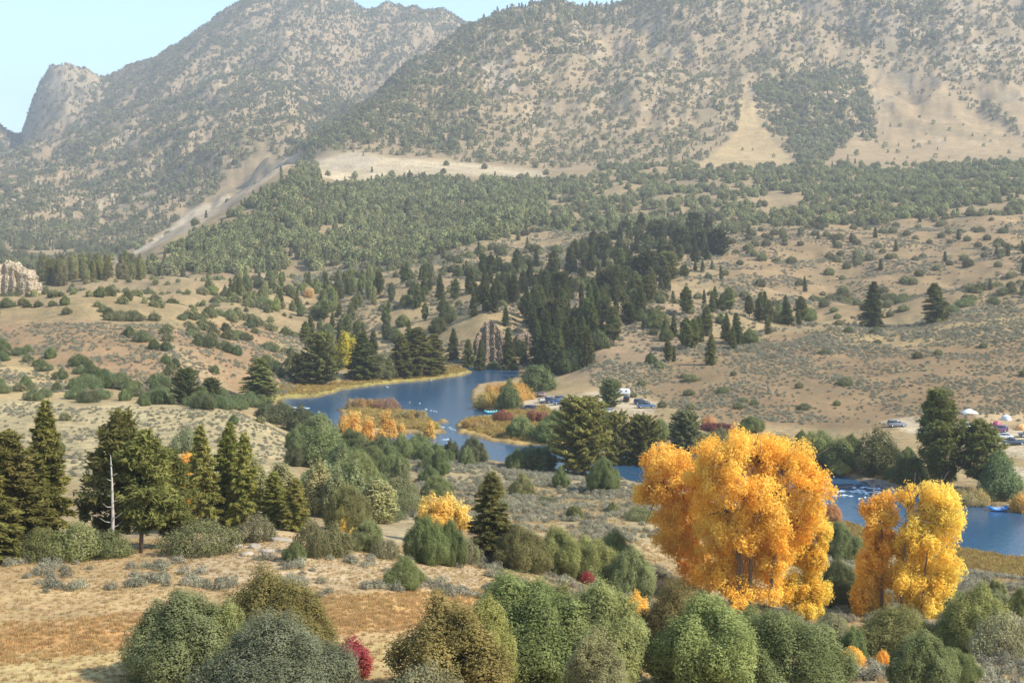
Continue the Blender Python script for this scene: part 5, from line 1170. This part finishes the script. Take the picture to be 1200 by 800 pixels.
for i in range(13):
    u = 1018 + (i * 29 % 42) + (i % 3); v = 565 + (i * 7 % 9)
    Y = HC * F / (v - V0); b = random.uniform(1.0, 2.3)
    boulder('river_boulder', (u - 600) / F * Y, Y, .12, (b * 1.4, b, b * .6), M_ROCK, 'wet dark boulder in the rock pile beside the rapids', 'boulders beside the rapids', 40 + i, cat='boulder')
for i in range(14):
    u = [243, 252, 262, 270, 281, 292, 304, 316, 300, 258, 276, 330, 288, 312][i]; v = [637, 634, 633, 631, 632, 629, 630, 629, 641, 644, 641, 634, 650, 646][i]
    x, y, z = hit(u, v); b = random.uniform(.5, 1.3)
    boulder('flat_rock', x, y, z + .05, (b * 1.8, b, b * .42), M_SLAB, 'pale loose slab on the crest above the tawny meadow', 'flat rocks on the meadow crest', 70 + i, cat='rock')

# ------------------------------------------------------------------ vehicles
M_TYRE = plain('tyre_rubber', (0.02, 0.02, 0.02), .85); M_GLASS = plain('window_glass', (0.03, 0.04, 0.05), .08, spec=.8); M_RIM = plain('wheel_metal', (.5, .5, .52), .35, metal=.8); M_LAMP = plain('lamp_lens', (.75, .75, .72), .2); M_RED = plain('tail_lamp', (.4, .02, .02), .3)
PAINT = {}
def paint(c):
    if c not in PAINT: PAINT[c] = plain('car_paint', c, .28, metal=.15, coat=.6)
    return PAINT[c]
def car(kind, u, v, col, head, label, scale=1.0):
    x, y, z = hit(u, v); r0_ = bpy.data.objects.new({'suv': 'parked_suv', 'pickup': 'parked_pickup', 'sedan': 'parked_car'}[kind], None); COL.objects.link(r0_)
    r0_.location = (x, y, z + .03); r0_.rotation_euler = (0, 0, R(head)); r0_.scale = (scale,) * 3
    tag(r0_, label, {'suv': 'car', 'pickup': 'pickup truck', 'sedan': 'car'}[kind])
    L_, W_ = {'suv': (4.7, 1.86), 'pickup': (5.4, 1.9), 'sedan': (4.5, 1.78)}[kind]
    h = L_ / 2
    low = {'suv': [(-h, .45), (-h, 1.05), (-h + .1, 1.12), (h * .42, 1.1), (h - .25, .98), (h, .78), (h, .4), (h - .15, .32), (-h + .15, .32)],
           'pickup': [(-h, .5), (-h, 1.12), (-.35, 1.12), (-.3, 1.1), (h * .45, 1.12), (h - .2, 1.02), (h, .85), (h, .45), (h - .15, .38), (-h + .15, .38)],
           'sedan': [(-h, .4), (-h, .88), (-h + .5, .98), (h * .38, .92), (h - .3, .78), (h, .62), (h, .34), (h - .15, .26), (-h + .15, .26)]}[kind]
    cab = {'suv': [(-h + .08, 1.1), (-h + .3, 1.68), (h * .12, 1.72), (h * .46, 1.09)], 'pickup': [(-.45, 1.1), (-.32, 1.72), (h * .22, 1.74), (h * .5, 1.1)], 'sedan': [(-h + .55, .96), (-h + 1.15, 1.38), (h * .08, 1.4), (h * .45, .91)]}[kind]
    mb = MB(); mb.prism(low, -W_ / 2, W_ / 2)
    cz = [(a, b) for a, b in cab]; top = cab[2][1]
    roof = [(cab[1][0] - .02, top - .07), (cab[1][0] + .05, top + .02), (cab[2][0], top + .02), (cab[2][0] + .08, top - .07)]
    mb.prism(roof, -W_ / 2 + .13, W_ / 2 - .13)
    for sx_ in (-1, 1):     # pillars
        for a, b in ((cab[0], cab[1]), (cab[3], cab[2])):
            mb.tube([(a[0], sx_ * (W_ / 2 - .09), a[1]), (b[0], sx_ * (W_ / 2 - .16), b[1])], [.05, .05], 4)
        mx_ = (cab[1][0] + cab[2][0]) / 2; mb.tube([(mx_, sx_ * (W_ / 2 - .08), cab[0][1]), (mx_, sx_ * (W_ / 2 - .15), top)], [.045, .045], 4)
    body = link('body', mb.me('car_body', [paint(col)]), r0_)
    bv = body.modifiers.new('b', 'BEVEL'); bv.width = .05; bv.segments = 2; bv.limit_method = 'ANGLE'
    mb = MB(); mb.prism([(a, b - .005) for a, b in cab], -W_ / 2 + .1, W_ / 2 - .1); link('window', mb.me('car_window', [M_GLASS]), r0_)
    if kind == 'pickup':
        mb = MB(); mb.box((-h + .95, 0, 1.125), (1.55, W_ - .3, .02)); link('bed_liner', mb.me('bed', [M_TYRE]), r0_)
    for a in (-h + .85, h - .9):
        for b in (-1, 1):
            mb = MB(); mb.tube([(a, b * (W_ / 2 - .2), .34), (a, b * (W_ / 2 + .02), .34)], [.34, .34], 16); wh = link('wheel', mb.me('wheel', [M_TYRE]), r0_)
            mb = MB(); mb.tube([(a, b * (W_ / 2 + .02), .34), (a, b * (W_ / 2 + .035), .34)], [.2, .2], 12); link('rim', mb.me('rim', [M_RIM]), wh)
    for b in (-1, 1):
        mb = MB(); mb.box((h - .01, b * (W_ / 2 - .3), low[5][1] - .06), (.06, .35, .14)); link('headlight', mb.me('headlight', [M_LAMP]), r0_)
        mb = MB(); mb.box((-h, b * (W_ / 2 - .2), .88), (.05, .2, .22)); link('tail_light', mb.me('tail_light', [M_RED]), r0_)
    return r0_
car('suv', 626, 465, (.05, .06, .07), 100, 'dark grey car parked at the river end of the gravel lot')
car('sedan', 636, 464, (.42, .30, .27), 80, 'faded red and silver car beside the dark grey one')
car('pickup', 641, 471, (.62, .62, .60), 20, 'white pickup nosed up to the middle row of the lot')
car('suv', 648, 472, (.03, .06, .14), 10, 'dark navy car in the middle row of the lot')
car('sedan', 656, 474, (.05, .12, .28), 15, 'blue car at the end of the middle row')
car('suv', 659, 470, (.16, .18, .20), 5, 'grey car tucked behind the blue one')
car('suv', 619, 481, (.06, .07, .11), 160, 'dark car half behind shrubs at the lower lot edge')
car('suv', 734, 470, (.02, .02, .022), 85, 'black car in front of the camper trailer')
car('suv', 752, 474, (.03, .05, .09), 5, 'dark blue car in the far row of the lot')
car('pickup', 757, 478, (.07, .14, .24), 10, 'blue pickup before the dark blue car of the far row')
car('sedan', 713, 484, (.70, .68, .62), 170, 'cream car below the blue green round tree')
car('suv', 1051, 500, (.20, .22, .25), 5, 'silver grey car alone on the track into the campground')
car('pickup', 1187, 521, (.06, .09, .14), 175, 'dark slate pickup at the front of the campground row')
car('sedan', 1176, 514, (.78, .78, .78), 170, 'white car behind the dark slate pickup')
car('suv', 1141, 503, (.75, .77, .80), 20, 'white car glimpsed beside the tallest riverside pine')
car('suv', 1170, 506, (.22, .10, .22), 165, 'plum coloured car behind the white camp car')
car('pickup', 1150, 520, (.50, .50, .48), 175, 'pale pickup seen through the riverside pine boughs')
car('suv', 1205, 512, (.10, .11, .12), 170, 'charcoal car at the far end of the campground row')

M_CANVAS = plain('white_canvas', (.80, .80, .78), .7, var=.05); M_ORANGE = plain('orange_canvas', (.75, .36, .10), .7, var=.05); M_GREYC = plain('grey_canvas', (.55, .58, .60), .7, var=.05)
# camper trailer
x, y, z = hit(731, 463); o = bpy.data.objects.new('camper_trailer', None); COL.objects.link(o); o.location = (x, y, z); o.rotation_euler = (0, 0, R(12)); tag(o, 'pale camper trailer behind the black car in the gravel lot', 'camper')
o.scale = (.8, .8, .8)
mb = MB(); mb.prism([(-2.4, .55), (-2.45, 2.3), (-2.2, 2.55), (1.9, 2.5), (2.35, 1.7), (2.3, .7), (2.1, .5)], -1.1, 1.1); b_ = link('body', mb.me('camper_body', [M_GREYC]), o)
bv = b_.modifiers.new('b', 'BEVEL'); bv.width = .08; bv.segments = 2
for a in (-1.3, .6): mb = MB(); mb.box((a, -1.105, 1.75), (.8, .03, .5)); link('window', mb.me('camper_window', [M_GLASS]), o)
for b in (-1, 1): mb = MB(); mb.tube([(-.2, b * .9, .34), (-.2, b * 1.12, .34)], [.34, .34], 14); link('wheel', mb.me('camper_wheel', [M_TYRE]), o)
mb = MB(); mb.tube([(2.2, .5, .5), (3.3, 0, .45), (2.2, -.5, .5)], [.05, .05, .05], 6); link('hitch', mb.me('hitch', [M_RIM]), o)
# canopy
x, y, z = hit(1136, 492); o = bpy.data.objects.new('canopy_tent', None); COL.objects.link(o); o.location = (x, y, z); tag(o, 'white open sided canopy with peaked roof in the campground', 'canopy')
mb = MB(); mb.add([(-1.9, -1.5, 2.1), (1.9, -1.5, 2.1), (1.9, 1.5, 2.1), (-1.9, 1.5, 2.1), (-.3, 0, 3.0), (.3, 0, 3.0), (-1.9, -1.5, 1.8), (1.9, -1.5, 1.8), (1.9, 1.5, 1.8), (-1.9, 1.5, 1.8)],
  [(0, 1, 5, 4), (2, 3, 4, 5), (0, 6, 7, 1), (1, 7, 8, 2), (2, 8, 9, 3), (3, 9, 6, 0)], [(1, 2, 5), (3, 0, 4)])
rf = link('roof', mb.me('canopy_roof', [M_CANVAS]), o); sl_ = rf.modifiers.new('s', 'SOLIDIFY'); sl_.thickness = .03
for a in (-1, 1):
    for b in (-1, 1): mb = MB(); mb.tube([(a * 1.85, b * 1.45, 0), (a * 1.85, b * 1.45, 2.0)], [.03, .03], 6); link('pole', mb.me('canopy_pole', [M_RIM]), o)
def tent(u, v, m_, w_, h_, label, rz=0):
    x, y, z = hit(u, v); o = bpy.data.objects.new('camping_tent', None); COL.objects.link(o); o.location = (x, y, z); o.rotation_euler = (0, 0, R(rz)); tag(o, label, 'tent')
    bm = bmesh.new(); bmesh.ops.create_icosphere(bm, subdivisions=3, radius=1)
    for v_ in bm.verts:
        a = math.atan2(v_.co.y, v_.co.x); k2 = 1 + .14 * abs(math.cos(2 * a)) ** 2
        zz_ = max(v_.co.z, -.02); v_.co = (v_.co.x * w_ / 2 * k2, v_.co.y * w_ / 2 * k2, zz_ * h_ * (1 - .12 * (1 - zz_)))
    me = bpy.data.meshes.new('tent_shell'); bm.to_mesh(me); bm.free(); me.materials.append(m_); link('shell', me, o)
    mb = MB(); mb.add([(-.35, -w_ / 2 * .99, .1), (.35, -w_ / 2 * .99, .1), (.18, -w_ / 2 * .80, h_ * .62), (-.18, -w_ / 2 * .80, h_ * .62)], [(0, 1, 2, 3)])
    d_ = link('door_flap', mb.me('tent_flap', [M_GREYC]), o); d_.location.y = -.08
    for a in (0.78, 2.36):
        mb = MB(); r_ = w_ / 2 * 1.02
        mb.tube([(r_ * math.cos(a) * math.cos(t_), r_ * math.sin(a) * math.cos(t_), h_ * 1.02 * math.sin(t_)) for t_ in np.linspace(0, math.pi, 13)], [.02] * 13, 5); link('pole', mb.me('tent_pole', [M_RIM]), o)
tent(1179, 492, M_GREYC, 2.6, 1.5, 'pale dome tent pitched on the tan campground grass')
tent(1197, 503, M_ORANGE, 2.8, 1.5, 'orange dome tent near the end of the campground row')
tent(1168, 499, plain('crimson_canvas', (.42, .06, .12), .7), 2.2, 1.4, 'small crimson tent behind the plum coloured car')
# rafts
M_RAFT = plain('raft_rubber', (.06, .24, .62), .35, coat=.3); M_TEAL = plain('teal_rubber', (.06, .42, .48), .35, coat=.3); M_SEAT = plain('raft_seat', (.72, .76, .78), .5)
def raft(u, v, m_, L_, head, label, z=None, Y=None):
    if z is None: x, y, z0_ = hit(u, v)
    else: y = (HC - z) * F / (v - V0); x = (u - 600) / F * y; z0_ = z
    o = bpy.data.objects.new('river_raft', None); COL.objects.link(o); o.location = (x, y, z0_ + .1); o.rotation_euler = (0, 0, R(head)); tag(o, label, 'raft')
    W_ = L_ * .42; r_ = .26; pts = []
    for k_ in range(33):
        t_ = 2 * math.pi * k_ / 32; cx_ = math.copysign(abs(math.cos(t_)) ** .7, math.cos(t_)); sy_ = math.copysign(abs(math.sin(t_)) ** .55, math.sin(t_))
        pts.append((cx_ * L_ / 2, sy_ * W_ / 2, .22 + .38 * abs(cx_) ** 4))
    mb = MB(); mb.tube(pts, [r_] * 33, 10); link('tube', mb.me('raft_tube', [m_], smooth=True), o)
    mb = MB(); mb.box((0, 0, .1), (L_ * .86, W_ * .8, .1)); link('floor', mb.me('raft_floor', [M_SEAT]), o)
    for a in (-.22, .02, .26): mb = MB(); mb.tube([(a * L_, -W_ / 2, .4), (a * L_, W_ / 2, .4)], [.2, .2], 8); link('thwart', mb.me('raft_thwart', [M_SEAT], smooth=True), o)
    for b in (-1, 1): mb = MB(); mb.tube([(.02 * L_, b * W_ * .3, .75), (.3 * L_, b * (W_ / 2 + .9), .25)], [.03, .03], 6); mb.box((.34 * L_, b * (W_ / 2 + 1.05), .2), (.5, .2, .03)); link('oar', mb.me('raft_oar', [M_RIM]), o)
raft(1170, 598, M_RAFT, 3.6, 8, 'blue raft with pale seats floating off the campground beach', z=0)
raft(575, 484, M_TEAL, 3.4, 5, 'teal raft moored at the river edge below the orange willows', z=0)
raft(725, 496, M_TEAL, 3.6, 10, 'pale teal raft lying on the ground behind the big rounded pine')
raft(1160, 512, M_RAFT, 3.4, 80, 'blue raft laid on the ground among the campground cars')

# ------------------------------------------------------------------ white water
M_FOAM = plain('foam', (.55, .62, .68), .6, var=.1, scale=2)
mb = MB(); rng = np.random.default_rng(5)
STREAKS = [((968, 574), (1045, 578), 150, 1.5), ((1000, 571), (1060, 574), 60, 1.0), ((972, 580), (1020, 584), 30, 2.0), ((336, 477), (364, 478), 60, .9), ((370, 481), (376, 483), 12, .8), ((500, 480), (512, 482), 22, .6), ((496, 479), (500, 479.5), 8, .3), ((452, 453), (457, 454), 10, .5), ((503, 445), (506, 445.6), 6, .4),
           ((514, 500), (536, 503), 30, 1.2), ((512, 512), (530, 518), 30, 2.0), ((480, 509), (500, 514), 24, 1.5), ((556, 488), (580, 490), 16, 1.0), ((470, 470), (500, 474), 4, 1)]
for a, b, n_, sp_ in STREAKS:
    for _ in range(max(2, int(n_ * (.5 if n_ >= 60 else .22)))):
        t_ = rng.random(); u = a[0] + (b[0] - a[0]) * t_; v = a[1] + (b[1] - a[1]) * t_ + rng.normal(0, sp_ * .6)
        Y = HC * F / (v - V0); X = (u - 600) / F * Y; l_ = rng.uniform(.25, .9) * (.6 if n_ < 30 else 1); w_ = rng.uniform(.05, .2) * (1.4 if n_ > 50 else 1)
        an = rng.uniform(-.3, .3); pts = []
        for k_ in range(8):
            q_ = 2 * math.pi * k_ / 8; r_ = rng.uniform(.7, 1.2); px, py = l_ * math.cos(q_) * r_, w_ * math.sin(q_) * r_ * 1.6
            pts.append((X + px * math.cos(an) - py * math.sin(an), Y + px * math.sin(an) + py * math.cos(an), .03 + .0 * k_))
        hgt = rng.uniform(.06, .22); pts.append((X, Y, .03 + hgt))
        mb.add(pts, None, [(k_, (k_ + 1) % 8, 8) for k_ in range(8)])
tag(link('white_water', mb.me('white_water', [M_FOAM])), 'white foam streaks on the river rapids', None, None, 'stuff')
print('props', round(time.time() - T0, 1))
